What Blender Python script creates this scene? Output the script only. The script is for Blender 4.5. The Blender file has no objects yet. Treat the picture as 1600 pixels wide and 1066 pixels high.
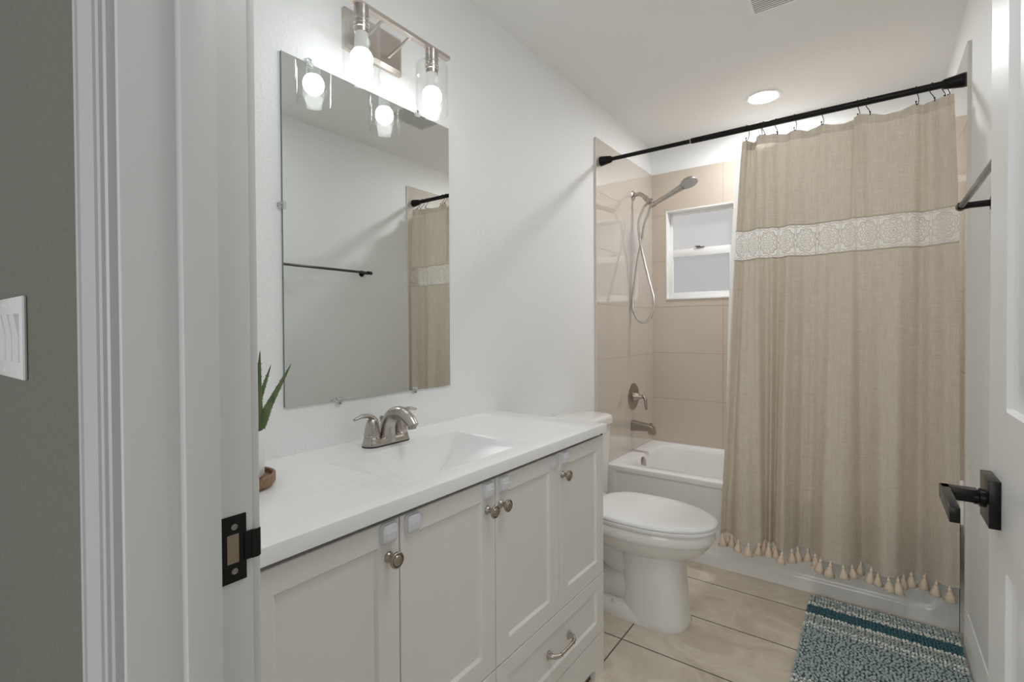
import bpy, bmesh, math, random
from mathutils import Vector, Matrix

PI = math.pi
S = bpy.context.scene
COL = S.collection
random.seed(7)

# ------------------------------------------------------------------ camera, world, exposure
cam_d = bpy.data.cameras.new('camera')
cam_d.sensor_width = 36.0
cam_d.lens = 770.196 / 1600.0 * 36.0
cam_d.shift_y = -9.43 / 1600.0
cam_d.clip_start = 0.02
cam = bpy.data.objects.new('camera', cam_d)
COL.objects.link(cam)
_y, _p, _r = math.radians(36.1471), math.radians(-0.6876), math.radians(-0.3264)
_fw = Vector((-math.sin(_y) * math.cos(_p), math.cos(_y) * math.cos(_p), math.sin(_p)))
_rt = Vector((math.cos(_y), math.sin(_y), 0))
_up = _rt.cross(_fw)
_r2 = _rt * math.cos(_r) + _up * math.sin(_r)
_u2 = -_rt * math.sin(_r) + _up * math.cos(_r)
_m = Matrix((_r2, _u2, -_fw)).transposed().to_4x4()
_m.translation = Vector((1.2321, 0.0, 1.198))
cam.matrix_world = _m
S.camera = cam

world = bpy.data.worlds.new('hallway_daylight')
S.world = world
world.use_nodes = True
WORLD_STRENGTH = 0.115
bg = world.node_tree.nodes['Background']
bg.inputs[0].default_value = (0.98, 1.0, 0.99, 1)
bg.inputs[1].default_value = WORLD_STRENGTH

CAN_STRENGTH = 87.0        # recessed ceiling light
BULB_STRENGTH = 7.0       # vanity bulbs
WINDOW_STRENGTH = 0.19     # daylight in the frosted panes

# added fill light standing in for hall daylight, well behind the camera
_ld = bpy.data.lights.new('hall_fill', 'AREA')
_ld.shape = 'RECTANGLE'; _ld.size = 2.6; _ld.size_y = 1.9
_ld.energy = 14.5
_ld.color = (0.98, 1.0, 1.0)
_lo = bpy.data.objects.new('hall_fill', _ld)
COL.objects.link(_lo)
_lo.location = (1.05, -2.4, 1.65)
_lo.rotation_euler = (math.radians(86), 0, 0)

# added fill light under the ceiling at the vanity end, no lamp there
_vd = bpy.data.lights.new('vanity_end_fill', 'AREA')
_vd.shape = 'DISK'; _vd.size = 0.40
_vd.energy = 2.2
_vd.color = (0.97, 0.985, 1.0)
_vo = bpy.data.objects.new('vanity_end_fill', _vd)
COL.objects.link(_vo)
_vo.location = (1.12, 0.88, 2.43)

S.view_settings.view_transform = 'Standard'
S.view_settings.look = 'None'
S.view_settings.exposure = 1.31
S.cycles.diffuse_bounces = 8
S.cycles.max_bounces = 14
S.cycles.transparent_max_bounces = 16
S.view_settings.gamma = 1.0
S.view_settings.use_curve_mapping = False

# ------------------------------------------------------------------ dimensions (metres)
W = 1.524          # width of the room, left wall x=0
H = 2.44
YF0, YF1 = 0.154, 0.271    # doorway wall: hall face, bathroom face
YT, YB, YTUB = 2.458, 3.319, 2.575
TT = 0.012         # tile thickness
YBT = YB - TT      # tiled face of the back wall
TILE_TOP = 2.245
XJ = 0.675         # left jamb face

# ------------------------------------------------------------------ material helpers
def new_mat(name):
    m = bpy.data.materials.new(name)
    m.use_nodes = True
    nt = m.node_tree
    return m, nt, nt.nodes['Principled BSDF']

def setp(b, **k):
    for n, v in k.items():
        n = n.replace('_', ' ')
        b.inputs[n].default_value = v

def rgb(c):
    return (c[0], c[1], c[2], 1)

def simple(name, c, rough=0.5, metal=0.0, **k):
    m, nt, b = new_mat(name)
    setp(b, Base_Color=rgb(c), Roughness=rough, Metallic=metal, **k)
    return m

def nd(nt, t, **k):
    n = nt.nodes.new(t)
    for a, v in k.items():
        setattr(n, a, v)
    return n

def math_node(nt, op, a, b=None, c=None):
    n = nt.nodes.new('ShaderNodeMath')
    n.operation = op
    for i, v in enumerate((a, b, c)):
        if v is None:
            continue
        if isinstance(v, (int, float)):
            n.inputs[i].default_value = v
        else:
            nt.links.new(v, n.inputs[i])
    return n.outputs[0]

def mix_col(nt, fac, a, b):
    n = nt.nodes.new('ShaderNodeMix')
    n.data_type = 'RGBA'
    for i, v in ((0, fac), (6, a), (7, b)):
        if isinstance(v, (int, float)):
            n.inputs[i].default_value = v
        elif isinstance(v, tuple):
            n.inputs[i].default_value = rgb(v)
        else:
            nt.links.new(v, n.inputs[i])
    return n.outputs[2]

def obj_coord(nt):
    tc = nd(nt, 'ShaderNodeTexCoord')
    sx = nd(nt, 'ShaderNodeSeparateXYZ')
    nt.links.new(tc.outputs['Object'], sx.inputs[0])
    return tc.outputs['Object'], sx.outputs

def noise(nt, vec, scale, detail=2.0, rough=0.5, dist=0.0):
    n = nd(nt, 'ShaderNodeTexNoise')
    n.inputs['Scale'].default_value = scale
    n.inputs['Detail'].default_value = detail
    n.inputs['Roughness'].default_value = rough
    n.inputs['Distortion'].default_value = dist
    if vec is not None:
        nt.links.new(vec, n.inputs['Vector'])
    return n.outputs['Fac']

def mapping(nt, vec, scale):
    n = nd(nt, 'ShaderNodeMapping')
    n.inputs['Scale'].default_value = scale
    nt.links.new(vec, n.inputs['Vector'])
    return n.outputs[0]

def bump(nt, b, height, strength, dist=0.002):
    n = nd(nt, 'ShaderNodeBump')
    n.inputs['Strength'].default_value = strength
    n.inputs['Distance'].default_value = dist
    nt.links.new(height, n.inputs['Height'])
    nt.links.new(n.outputs[0], b.inputs['Normal'])

def ramp(nt, fac, p0, p1):
    n = nd(nt, 'ShaderNodeMapRange')
    n.inputs['From Min'].default_value = p0
    n.inputs['From Max'].default_value = p1
    nt.links.new(fac, n.inputs['Value'])
    return n.outputs[0]

def paint(name, c, rough, scale, strength, dist=0.003):
    m, nt, b = new_mat(name)
    v, _ = obj_coord(nt)
    setp(b, Base_Color=rgb(c), Roughness=rough)
    h = ramp(nt, noise(nt, v, scale, 3.0, 0.55, 0.4), 0.42, 0.62)
    bump(nt, b, h, strength, dist)
    return m

def grout_mask(nt, coord, off, pitch, width):
    """1 on lines at off + k*pitch"""
    t = math_node(nt, 'DIVIDE', math_node(nt, 'SUBTRACT', coord, off), pitch)
    fr = math_node(nt, 'ABSOLUTE', math_node(nt, 'SUBTRACT', math_node(nt, 'FRACT', math_node(nt, 'ADD', t, 0.5)), 0.5))
    return math_node(nt, 'LESS_THAN', math_node(nt, 'MULTIPLY', fr, pitch), width / 2)

def tile_mat(name, c, grout, ca, oa, pa, cb, ob, pb, gw, rough, mottled=None, mscale=4.0, bstr=0.5):
    m, nt, b = new_mat(name)
    v, xyz = obj_coord(nt)
    g = math_node(nt, 'MAXIMUM', grout_mask(nt, xyz[ca], oa, pa, gw), grout_mask(nt, xyz[cb], ob, pb, gw))
    base = c
    if mottled:
        vv = mapping(nt, v, (0.9, 1.15, 1.0))
        n1 = ramp(nt, noise(nt, vv, mscale, 8.0, 0.66, 1.2), 0.32, 0.68)
        base = mix_col(nt, n1, c, mottled)
        n2 = ramp(nt, noise(nt, v, mscale * 9, 6.0, 0.7, 0.5), 0.62, 0.74)
        base = mix_col(nt, math_node(nt, 'MULTIPLY', n2, 0.25), base, tuple(x * 0.72 for x in mottled))
    col = mix_col(nt, g, base, grout)
    nt.links.new(col, b.inputs['Base Color'])
    rr = math_node(nt, 'ADD', math_node(nt, 'MULTIPLY', g, 0.6), rough)
    if not mottled:
        setp(b, Coat_Weight=1.0 if 'side' in name else 0.0, Coat_Roughness=0.03, Coat_IOR=1.7, IOR=1.6 if 'side' in name else 1.45)
    nt.links.new(rr, b.inputs['Roughness'])
    inv = math_node(nt, 'SUBTRACT', 1.0, g)
    bump(nt, b, inv, bstr, 0.002)
    return m

M = {}
M['wall'] = paint('white_orange_peel_paint', (0.88, 0.89, 0.89), 0.55, 95.0, 0.22, 0.0035)
M['ceiling'] = paint('flat_ceiling_paint', (0.90, 0.90, 0.89), 0.75, 90.0, 0.06)
M['green'] = paint('sage_green_hall_paint', (0.155, 0.165, 0.128), 0.5, 60.0, 0.45, 0.004)
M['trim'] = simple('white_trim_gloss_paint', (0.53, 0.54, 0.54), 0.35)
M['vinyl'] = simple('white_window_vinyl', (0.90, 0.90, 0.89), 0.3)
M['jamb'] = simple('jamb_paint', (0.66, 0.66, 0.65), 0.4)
M['door'] = simple('door_paint', (0.84, 0.84, 0.84), 0.32)
M['cabinet'] = simple('cabinet_white_lacquer', (0.80, 0.785, 0.76), 0.38)
M['recess'] = simple('cabinet_gap_shade', (0.10, 0.085, 0.07), 0.7)  # shade in the gaps between the fronts, put in as dark colour
M['ceramic'] = simple('white_vitreous_china', (0.84, 0.825, 0.80), 0.07, Coat_Weight=0.3, Coat_Roughness=0.03)
M['seat'] = simple('white_seat_plastic', (0.90, 0.90, 0.895), 0.09)
M['tub'] = simple('white_tub_enamel', (0.87, 0.865, 0.85), 0.12)
M['black'] = simple('matte_black_metal', (0.012, 0.011, 0.011), 0.38, 0.6)
M['blacksatin'] = simple('satin_black_enamel', (0.02, 0.02, 0.02), 0.3, 0.0, Coat_Weight=1.0, Coat_Roughness=0.2)
M['blackgloss'] = simple('satin_black_metal', (0.016, 0.015, 0.014), 0.28, 0.7)
M['nickel'] = simple('brushed_nickel', (0.50, 0.465, 0.425), 0.27, 1.0)
M['nickel_dark'] = simple('satin_nickel_knob', (0.40, 0.355, 0.305), 0.30, 1.0)
M['nickel_flat'] = simple('brushed_nickel_plate', (0.60, 0.545, 0.50), 0.36, 1.0)
M['steel'] = simple('braided_steel', (0.62, 0.60, 0.57), 0.3, 1.0)
M['white_plastic'] = simple('white_plastic', (0.76, 0.76, 0.75), 0.3)
M['latch'] = simple('pale_grey_plastic', (0.70, 0.70, 0.73), 0.42)
M['dark'] = simple('dark_rubber', (0.02, 0.018, 0.016), 0.6)
M['pot'] = simple('white_matte_pot', (0.80, 0.78, 0.77), 0.45)
M['soil'] = simple('potting_soil', (0.035, 0.028, 0.020), 0.9)
M['grey_nozzle'] = simple('grey_spray_plate', (0.55, 0.55, 0.55), 0.35)
M['clear'] = simple('clear_acrylic', (0.92, 0.94, 0.94), 0.12, Transmission_Weight=0.85, IOR=1.3)
M['brass'] = simple('latch_pocket_metal', (0.33, 0.27, 0.20), 0.4, 0.9)
M['screw'] = simple('screw_steel', (0.30, 0.29, 0.28), 0.3, 1.0)

# braided hose: fine ring bump along its length
def hose_mat():
    m, nt, b = new_mat('ribbed_shower_hose')
    v, xyz = obj_coord(nt)
    setp(b, Base_Color=rgb((0.66, 0.65, 0.62)), Roughness=0.32, Metallic=1.0)
    w = math_node(nt, 'SINE', math_node(nt, 'MULTIPLY', xyz[2], 1500.0))
    bump(nt, b, w, 0.4, 0.001)
    return m
M['hose'] = hose_mat()

M['tile_back'] = tile_mat('cream_shower_tile_back', (0.60, 0.525, 0.445), (0.46, 0.38, 0.30), 0, 0.470, 0.61, 2, 0.724, 0.3085, 0.004, 0.12)
M['tile_side'] = tile_mat('cream_shower_tile_side', (0.60, 0.545, 0.485), (0.47, 0.40, 0.33), 1, 2.880, 0.61, 2, 0.716, 0.3085, 0.004, 0.05)
M['tile_edge'] = simple('cream_edge_trim', (0.70, 0.655, 0.60), 0.35)
M['floor'] = tile_mat('beige_floor_tile', (0.82, 0.75, 0.64), (0.17, 0.14, 0.11), 0, 0.455, 0.62, 1, 2.085, 0.3155, 0.006, 0.34,
                      mottled=(0.58, 0.505, 0.405), mscale=5.5)

def mirror_mat():
    m, nt, b = new_mat('mirror_silvering')
    setp(b, Base_Color=rgb((0.80, 0.825, 0.815)), Roughness=0.0, Metallic=1.0)
    return m
M['mirror'] = mirror_mat()
M['mirror_edge'] = simple('mirror_glass_edge', (0.16, 0.24, 0.22), 0.1)

def counter_mat():
    m, nt, b = new_mat('white_cultured_marble')
    v, xyz = obj_coord(nt)
    vv = mapping(nt, v, (1.0, 0.5, 1.0))
    n1 = noise(nt, vv, 3.2, 6.0, 0.6, 1.8)
    d = math_node(nt, 'ABSOLUTE', math_node(nt, 'SUBTRACT', n1, 0.5))
    vein = math_node(nt, 'SUBTRACT', 1.0, ramp(nt, d, 0.0, 0.035))
    msk = ramp(nt, noise(nt, v, 2.3, 2.0), 0.50, 0.66)
    fac = math_node(nt, 'MULTIPLY', math_node(nt, 'MULTIPLY', vein, msk), 0.14)
    col = mix_col(nt, fac, (0.89, 0.888, 0.885), (0.56, 0.54, 0.53))
    nt.links.new(col, b.inputs['Base Color'])
    setp(b, Roughness=0.24)
    return m
M['counter'] = counter_mat()

def wood_mat():
    m, nt, b = new_mat('acacia_wood')
    v, xyz = obj_coord(nt)
    vv = mapping(nt, v, (5.0, 60.0, 20.0))
    n1 = noise(nt, vv, 1.6, 5.0, 0.6, 1.0)
    col = mix_col(nt, ramp(nt, n1, 0.3, 0.7), (0.36, 0.21, 0.115), (0.155, 0.075, 0.035))
    nt.links.new(col, b.inputs['Base Color'])
    setp(b, Roughness=0.42)
    return m
M['wood'] = wood_mat()

def aloe_mat():
    m, nt, b = new_mat('aloe_skin')
    v, xyz = obj_coord(nt)
    n1 = noise(nt, mapping(nt, v, (60, 60, 9)), 1.5, 3.0)
    col = mix_col(nt, ramp(nt, n1, 0.3, 0.7), (0.055, 0.095, 0.030), (0.135, 0.185, 0.075))
    nt.links.new(col, b.inputs['Base Color'])
    setp(b, Roughness=0.42)
    return m
M['aloe'] = aloe_mat()

def thin_glass(name, tint=(0.97, 0.985, 0.98), gain=1.0):
    m = bpy.data.materials.new(name)
    m.use_nodes = True
    nt = m.node_tree
    nt.nodes.clear()
    out = nd(nt, 'ShaderNodeOutputMaterial')
    tr = nd(nt, 'ShaderNodeBsdfTransparent'); tr.inputs[0].default_value = rgb(tint)
    gl = nd(nt, 'ShaderNodeBsdfGlossy'); gl.inputs['Roughness'].default_value = 0.02
    fr = nd(nt, 'ShaderNodeFresnel')
    ge = nd(nt, 'ShaderNodeNewGeometry')
    # the Fresnel node inverts the index on back faces: hand it the inverse there, so both faces of the thin glass act alike
    nt.links.new(math_node(nt, 'ADD', math_node(nt, 'MULTIPLY', ge.outputs['Backfacing'], 1 / 1.45 - 1.45), 1.45), fr.inputs[0])
    mx = nd(nt, 'ShaderNodeMixShader')
    nt.links.new(math_node(nt, 'MULTIPLY', fr.outputs[0], gain), mx.inputs[0])
    nt.links.new(tr.outputs[0], mx.inputs[1]); nt.links.new(gl.outputs[0], mx.inputs[2])
    nt.links.new(mx.outputs[0], out.inputs[0])
    return m
M['glass'] = thin_glass('clear_lamp_glass', (0.99, 0.995, 0.99), 0.6)

def emitter(name, c, s, base=(0.8, 0.8, 0.8)):
    m, nt, b = new_mat(name)
    setp(b, Base_Color=rgb(base), Roughness=0.4, Emission_Color=rgb(c), Emission_Strength=s)
    return m
M['bulb'] = emitter('lit_led_bulb', (0.975, 0.99, 1.0), BULB_STRENGTH)
M['can'] = emitter('lit_led_diffuser', (0.97, 0.985, 1.0), CAN_STRENGTH)
M['pane_up'] = emitter('frosted_pane_daylight', (1.0, 0.985, 0.985), WINDOW_STRENGTH, (0.12, 0.12, 0.12))
M['pane_low'] = emitter('frosted_pane_behind_screen', (0.98, 0.99, 1.0), WINDOW_STRENGTH * 0.82, (0.10, 0.10, 0.10))

def cloth(name, c, dark, trans, warm=False):
    m = bpy.data.materials.new(name)
    m.use_nodes = True
    nt = m.node_tree
    nt.nodes.clear()
    out = nd(nt, 'ShaderNodeOutputMaterial')
    uv = nd(nt, 'ShaderNodeUVMap')
    vv = mapping(nt, uv.outputs[0], (240, 14, 1))
    v2 = mapping(nt, uv.outputs[0], (12, 260, 1))
    n1 = noise(nt, vv, 1.0, 3.0, 0.6)
    n2 = noise(nt, v2, 1.0, 3.0, 0.6)
    f = ramp(nt, math_node(nt, 'ADD', n1, n2), 0.75, 1.3)
    col = mix_col(nt, f, c, dark)
    df = nd(nt, 'ShaderNodeBsdfDiffuse'); tl = nd(nt, 'ShaderNodeBsdfTranslucent')
    nt.links.new(col, df.inputs[0]); nt.links.new(col, tl.inputs[0])
    bp = nd(nt, 'ShaderNodeBump'); bp.inputs['Strength'].default_value = 0.25; bp.inputs['Distance'].default_value = 0.001
    nt.links.new(f, bp.inputs['Height']); nt.links.new(bp.outputs[0], df.inputs['Normal'])
    mx = nd(nt, 'ShaderNodeMixShader'); mx.inputs[0].default_value = trans
    nt.links.new(df.outputs[0], mx.inputs[1]); nt.links.new(tl.outputs[0], mx.inputs[2])
    nt.links.new(mx.outputs[0], out.inputs[0])
    return m
M['linen'] = cloth('natural_linen', (0.80, 0.735, 0.64), (0.66, 0.59, 0.49), 0.30)
M['hem'] = cloth('linen_double_hem', (0.70, 0.64, 0.55), (0.56, 0.49, 0.41), 0.10)  # same linen, coloured darker to imitate less light passing the double layer
M['tassel'] = simple('cotton_tassel', (0.92, 0.77, 0.60), 0.85)

def liner_mat():
    m = bpy.data.materials.new('white_liner_fabric')
    m.use_nodes = True
    nt = m.node_tree
    nt.nodes.clear()
    out = nd(nt, 'ShaderNodeOutputMaterial')
    df = nd(nt, 'ShaderNodeBsdfDiffuse'); df.inputs[0].default_value = (0.86, 0.87, 0.86, 1)
    tl = nd(nt, 'ShaderNodeBsdfTranslucent'); tl.inputs[0].default_value = (0.86, 0.87, 0.86, 1)
    mx = nd(nt, 'ShaderNodeMixShader'); mx.inputs[0].default_value = 0.55
    nt.links.new(df.outputs[0], mx.inputs[1]); nt.links.new(tl.outputs[0], mx.inputs[2])
    nt.links.new(mx.outputs[0], out.inputs[0])
    return m
M['liner'] = liner_mat()

def lace_mat():
    """crochet band: scalloped medallions of thread with open holes. UV: u in band heights, v 0..1"""
    m = bpy.data.materials.new('crochet_lace')
    m.use_nodes = True
    nt = m.node_tree
    nt.nodes.clear()
    out = nd(nt, 'ShaderNodeOutputMaterial')
    uv = nd(nt, 'ShaderNodeUVMap')
    s = nd(nt, 'ShaderNodeSeparateXYZ'); nt.links.new(uv.outputs[0], s.inputs[0])
    pitch = 0.80
    fx = math_node(nt, 'MULTIPLY', math_node(nt, 'SUBTRACT', math_node(nt, 'FRACT', math_node(nt, 'DIVIDE', s.outputs[0], pitch)), 0.5), pitch)
    fy = math_node(nt, 'SUBTRACT', s.outputs[1], 0.5)
    r = math_node(nt, 'SQRT', math_node(nt, 'ADD', math_node(nt, 'MULTIPLY', fx, fx), math_node(nt, 'MULTIPLY', fy, fy)))
    a = math_node(nt, 'ARCTAN2', fy, fx)
    def ring(rad, amp, k, w, ph=0.0):
        rr = math_node(nt, 'ADD', math_node(nt, 'MULTIPLY', math_node(nt, 'COSINE', math_node(nt, 'ADD', math_node(nt, 'MULTIPLY', a, k), ph)), amp), rad)
        return math_node(nt, 'LESS_THAN', math_node(nt, 'ABSOLUTE', math_node(nt, 'SUBTRACT', r, rr)), w)
    def spokes(k, w, r0, r1, ph=0.0):
        sn = math_node(nt, 'ABSOLUTE', math_node(nt, 'SINE', math_node(nt, 'ADD', math_node(nt, 'MULTIPLY', a, k / 2), ph)))
        q = math_node(nt, 'LESS_THAN', math_node(nt, 'MULTIPLY', sn, r), w)
        q = math_node(nt, 'MULTIPLY', q, math_node(nt, 'GREATER_THAN', r, r0))
        return math_node(nt, 'MULTIPLY', q, math_node(nt, 'LESS_THAN', r, r1))
    def union(*l):
        o = l[0]
        for x in l[1:]:
            o = math_node(nt, 'MAXIMUM', o, x)
        return o
    top = math_node(nt, 'GREATER_THAN', math_node(nt, 'ABSOLUTE', fy), 0.475)
    edge = math_node(nt, 'LESS_THAN', math_node(nt, 'ABSOLUTE', math_node(nt, 'SUBTRACT', math_node(nt, 'ABSOLUTE', fy),
            math_node(nt, 'ADD', math_node(nt, 'MULTIPLY', math_node(nt, 'COSINE', math_node(nt, 'MULTIPLY', s.outputs[0], 2 * PI / pitch * 4)), 0.02), 0.425))), 0.012)
    # corner links between medallions
    lk = math_node(nt, 'MULTIPLY', math_node(nt, 'LESS_THAN', math_node(nt, 'ABSOLUTE', math_node(nt, 'SUBTRACT', math_node(nt, 'ABSOLUTE', fx), pitch / 2 - 0.03)), 0.012),
                   math_node(nt, 'GREATER_THAN', math_node(nt, 'ABSOLUTE', fy), 0.10))
    core = math_node(nt, 'LESS_THAN', r, 0.035)
    thr = union(ring(0.362, 0.024, 12, 0.020), ring(0.300, 0.016, 12, 0.011), ring(0.215, 0.022, 12, 0.016, PI), ring(0.150, 0.010, 12, 0.009), ring(0.085, 0.012, 6, 0.013),
                spokes(12, 0.010, 0.05, 0.23), spokes(24, 0.007, 0.20, 0.36, 0.13), core, top, edge, lk)
    df = nd(nt, 'ShaderNodeBsdfDiffuse'); df.inputs[0].default_value = (0.68, 0.625, 0.54, 1)
    tr = nd(nt, 'ShaderNodeBsdfTransparent')
    mx = nd(nt, 'ShaderNodeMixShader')
    nt.links.new(thr, mx.inputs[0]); nt.links.new(tr.outputs[0], mx.inputs[1]); nt.links.new(df.outputs[0], mx.inputs[2])
    nt.links.new(mx.outputs[0], out.inputs[0])
    return m
M['lace'] = lace_mat()

# ------------------------------------------------------------------ object helpers
def wloc(o):
    v = Vector((0, 0, 0))
    while o is not None:
        v += o.location
        o = o.parent
    return v

def obj(name, bm, mats, parent=None, smooth=40, kind=None):
    """links bm (given in world coordinates) as ONE mesh object under parent"""
    if parent is not None:
        bmesh.ops.translate(bm, vec=-wloc(parent), verts=bm.verts)
    me = bpy.data.meshes.new(name)
    bmesh.ops.recalc_face_normals(bm, faces=bm.faces)
    bm.to_mesh(me)
    bm.free()
    if not isinstance(mats, (list, tuple)):
        mats = [mats]
    for m in mats:
        me.materials.append(m)
    if smooth:
        for p in me.polygons:
            p.use_smooth = True
        me.set_sharp_from_angle(angle=math.radians(smooth))
    o = bpy.data.objects.new(name, me)
    COL.objects.link(o)
    if parent is not None:
        o.parent = parent
    if kind:
        o['kind'] = kind
    return o

def tag(o, label, cat, group=None):
    o['label'] = label
    o['category'] = cat
    if group:
        o['group'] = group
    return o

def thing(name, loc, label, cat, group=None):
    o = bpy.data.objects.new(name, None)
    o.empty_display_size = 0.05
    COL.objects.link(o)
    o.location = loc
    return tag(o, label, cat, group)

def copy_tree(o, loc, label):
    r = o.copy(); COL.objects.link(r); r.location = loc; r['label'] = label
    for ch in o.children:
        c = ch.copy(); COL.objects.link(c); c.parent = r
        for g in ch.children:
            d = g.copy(); COL.objects.link(d); d.parent = c
    return r

def B():
    return bmesh.new()

def box(bm, x0, x1, y0, y1, z0, z1, bev=0.0, seg=2, mi=0):
    g = bmesh.ops.create_cube(bm, size=1.0)
    vs = g['verts']
    for v in vs:
        v.co.x = (x0 + x1) / 2 + v.co.x * (x1 - x0)
        v.co.y = (y0 + y1) / 2 + v.co.y * (y1 - y0)
        v.co.z = (z0 + z1) / 2 + v.co.z * (z1 - z0)
    fs = set()
    for v in vs:
        fs.update(v.link_faces)
    for f in fs:
        f.material_index = mi
    if bev > 0:
        es = set()
        for v in vs:
            es.update(v.link_edges)
        r = bmesh.ops.bevel(bm, geom=list(es), offset=bev, segments=seg, profile=0.5, affect='EDGES')
        for f in r['faces']:
            f.material_index = mi
    return vs

def frame_of(d):
    d = d.normalized()
    a = Vector((0, 0, 1)) if abs(d.z) < 0.9 else Vector((1, 0, 0))
    u = d.cross(a).normalized()
    return u, d.cross(u).normalized()

def rings(bm, rs, cap0=True, cap1=True, mi=0, closed=True):
    """loft lists of points (same count each) into a skin"""
    vv = [[bm.verts.new(p) for p in r] for r in rs]
    n = len(vv[0])
    for a, b in zip(vv, vv[1:]):
        for i in range(n if closed else n - 1):
            j = (i + 1) % n
            f = bm.faces.new((a[i], a[j], b[j], b[i])); f.material_index = mi
    if cap0 and closed:
        f = bm.faces.new(list(reversed(vv[0]))); f.material_index = mi
    if cap1 and closed:
        f = bm.faces.new(vv[-1]); f.material_index = mi
    return vv

def lathe(bm, c, axis, prof, n=32, mi=0, cap0=True, cap1=True):
    """prof: list of (t along axis, radius)"""
    c = Vector(c); d = Vector(axis).normalized()
    u, w = frame_of(d)
    rs = []
    for t, r in prof:
        rs.append([c + d * t + (u * math.cos(2 * PI * i / n) + w * math.sin(2 * PI * i / n)) * max(r, 1e-5) for i in range(n)])
    rings(bm, rs, cap0, cap1, mi)

def catmull(pts, sub=8):
    P = [Vector(p) for p in pts]
    P = [P[0] * 2 - P[1]] + P + [P[-1] * 2 - P[-2]]
    o = []
    for i in range(1, len(P) - 2):
        for k in range(sub):
            t = k / sub
            a, b, c, d = P[i - 1], P[i], P[i + 1], P[i + 2]
            o.append(0.5 * ((2 * b) + (c - a) * t + (2 * a - 5 * b + 4 * c - d) * t * t + (3 * b - a - 3 * c + d) * t ** 3))
    o.append(P[-2].copy())
    return o

def interp(xs, ys, x):
    if x <= xs[0]:
        return ys[0]
    for i in range(1, len(xs)):
        if x <= xs[i]:
            t = (x - xs[i - 1]) / (xs[i] - xs[i - 1])
            return ys[i - 1] + (ys[i] - ys[i - 1]) * t
    return ys[-1]

def tube(bm, pts, rad, n=14, sub=8, mi=0, flat=1.0, up=None, smooth_path=True):
    """rad: number or list per control point; flat squashes across the second axis"""
    path = catmull(pts, sub) if smooth_path else [Vector(p) for p in pts]
    m = len(path)
    if isinstance(rad, (int, float)):
        rl = [rad] * m
    else:
        xs = [i / (len(rad) - 1) for i in range(len(rad))]
        rl = [interp(xs, rad, i / (m - 1)) for i in range(m)]
    u = None
    rs = []
    for i, p in enumerate(path):
        d = (path[min(i + 1, m - 1)] - path[max(i - 1, 0)]).normalized()
        if u is None:
            if up is not None:
                u = Vector(up)
                u = (u - d * u.dot(d)).normalized()
            else:
                u = frame_of(d)[0]
        else:
            u = (u - d * u.dot(d)).normalized()
        w = d.cross(u)
        rs.append([p + (u * math.cos(2 * PI * k / n) * flat + w * math.sin(2 * PI * k / n)) * rl[i] for k in range(n)])
    rings(bm, rs, mi=mi)

def sphere(bm, c, r, sc=(1, 1, 1), u=20, v=12, mi=0):
    g = bmesh.ops.create_uvsphere(bm, u_segments=u, v_segments=v, radius=r)
    for q in g['verts']:
        q.co = Vector((q.co.x * sc[0], q.co.y * sc[1], q.co.z * sc[2])) + Vector(c)
        for f in q.link_faces:
            f.material_index = mi

def rrect(cx, cy, hx, hy, r, n=6):
    """rounded rectangle outline, list of (x, y)"""
    o = []
    for qx, qy, a0 in ((1, 1, 0), (-1, 1, 90), (-1, -1, 180), (1, -1, 270)):
        for i in range(n + 1):
            a = math.radians(a0 + 90 * i / n)
            o.append((cx + qx * (hx - r) + r * math.cos(a), cy + qy * (hy - r) + r * math.sin(a)))
    return o

def panel_coords(lo, hi, edges, offs):
    s = {lo, hi}
    for a, b in edges:
        for o in offs:
            s.add(round(a + o, 5)); s.add(round(b - o, 5))
    return sorted(x for x in s if lo - 1e-6 <= x <= hi + 1e-6)

def panel_slab(bm, x_face, thick, y0, y1, z0, z1, panels, prof, sgn=1, bev=0.0015):
    """slab whose face at x_face looks along sgn*x, with sunk panels. prof: [(distance inside, depth)]"""
    offs = [p[0] for p in prof]
    ys = panel_coords(y0, y1, [(p[0], p[1]) for p in panels], offs)
    zs = panel_coords(z0, z1, [(p[2], p[3]) for p in panels], offs)
    ys = sorted(set(ys + [y0 + bev, y1 - bev])); zs = sorted(set(zs + [z0 + bev, z1 - bev]))
    def depth(y, z):
        dd = 0.0
        for a, b, c, d in panels:
            m = min(y - a, b - y, z - c, d - z)
            if m > -1e-6:
                dd = interp(offs, [p[1] for p in prof], m)
        if y in (y0, y1) or z in (z0, z1):
            dd = max(dd, bev)
        return dd
    g = [[bm.verts.new((x_face - sgn * depth(y, z), y, z)) for z in zs] for y in ys]
    for i in range(len(ys) - 1):
        for j in range(len(zs) - 1):
            bm.faces.new((g[i][j], g[i + 1][j], g[i + 1][j + 1], g[i][j + 1]))
    xb = x_face - sgn * thick
    rim = [g[i][0] for i in range(len(ys))] + [g[-1][j] for j in range(1, len(zs))] + \
          [g[i][-1] for i in range(len(ys) - 2, -1, -1)] + [g[0][j] for j in range(len(zs) - 2, 0, -1)]
    bk = [bm.verts.new((xb, v.co.y, v.co.z)) for v in rim]
    n = len(rim)
    for i in range(n):
        j = (i + 1) % n
        bm.faces.new((rim[i], rim[j], bk[j], bk[i]))
    bm.faces.new(bk)

def extrude_z(bm, poly, z0, z1, mi=0):
    rings(bm, [[(x, y, z0) for x, y in poly], [(x, y, z1) for x, y in poly]], mi=mi)

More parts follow.
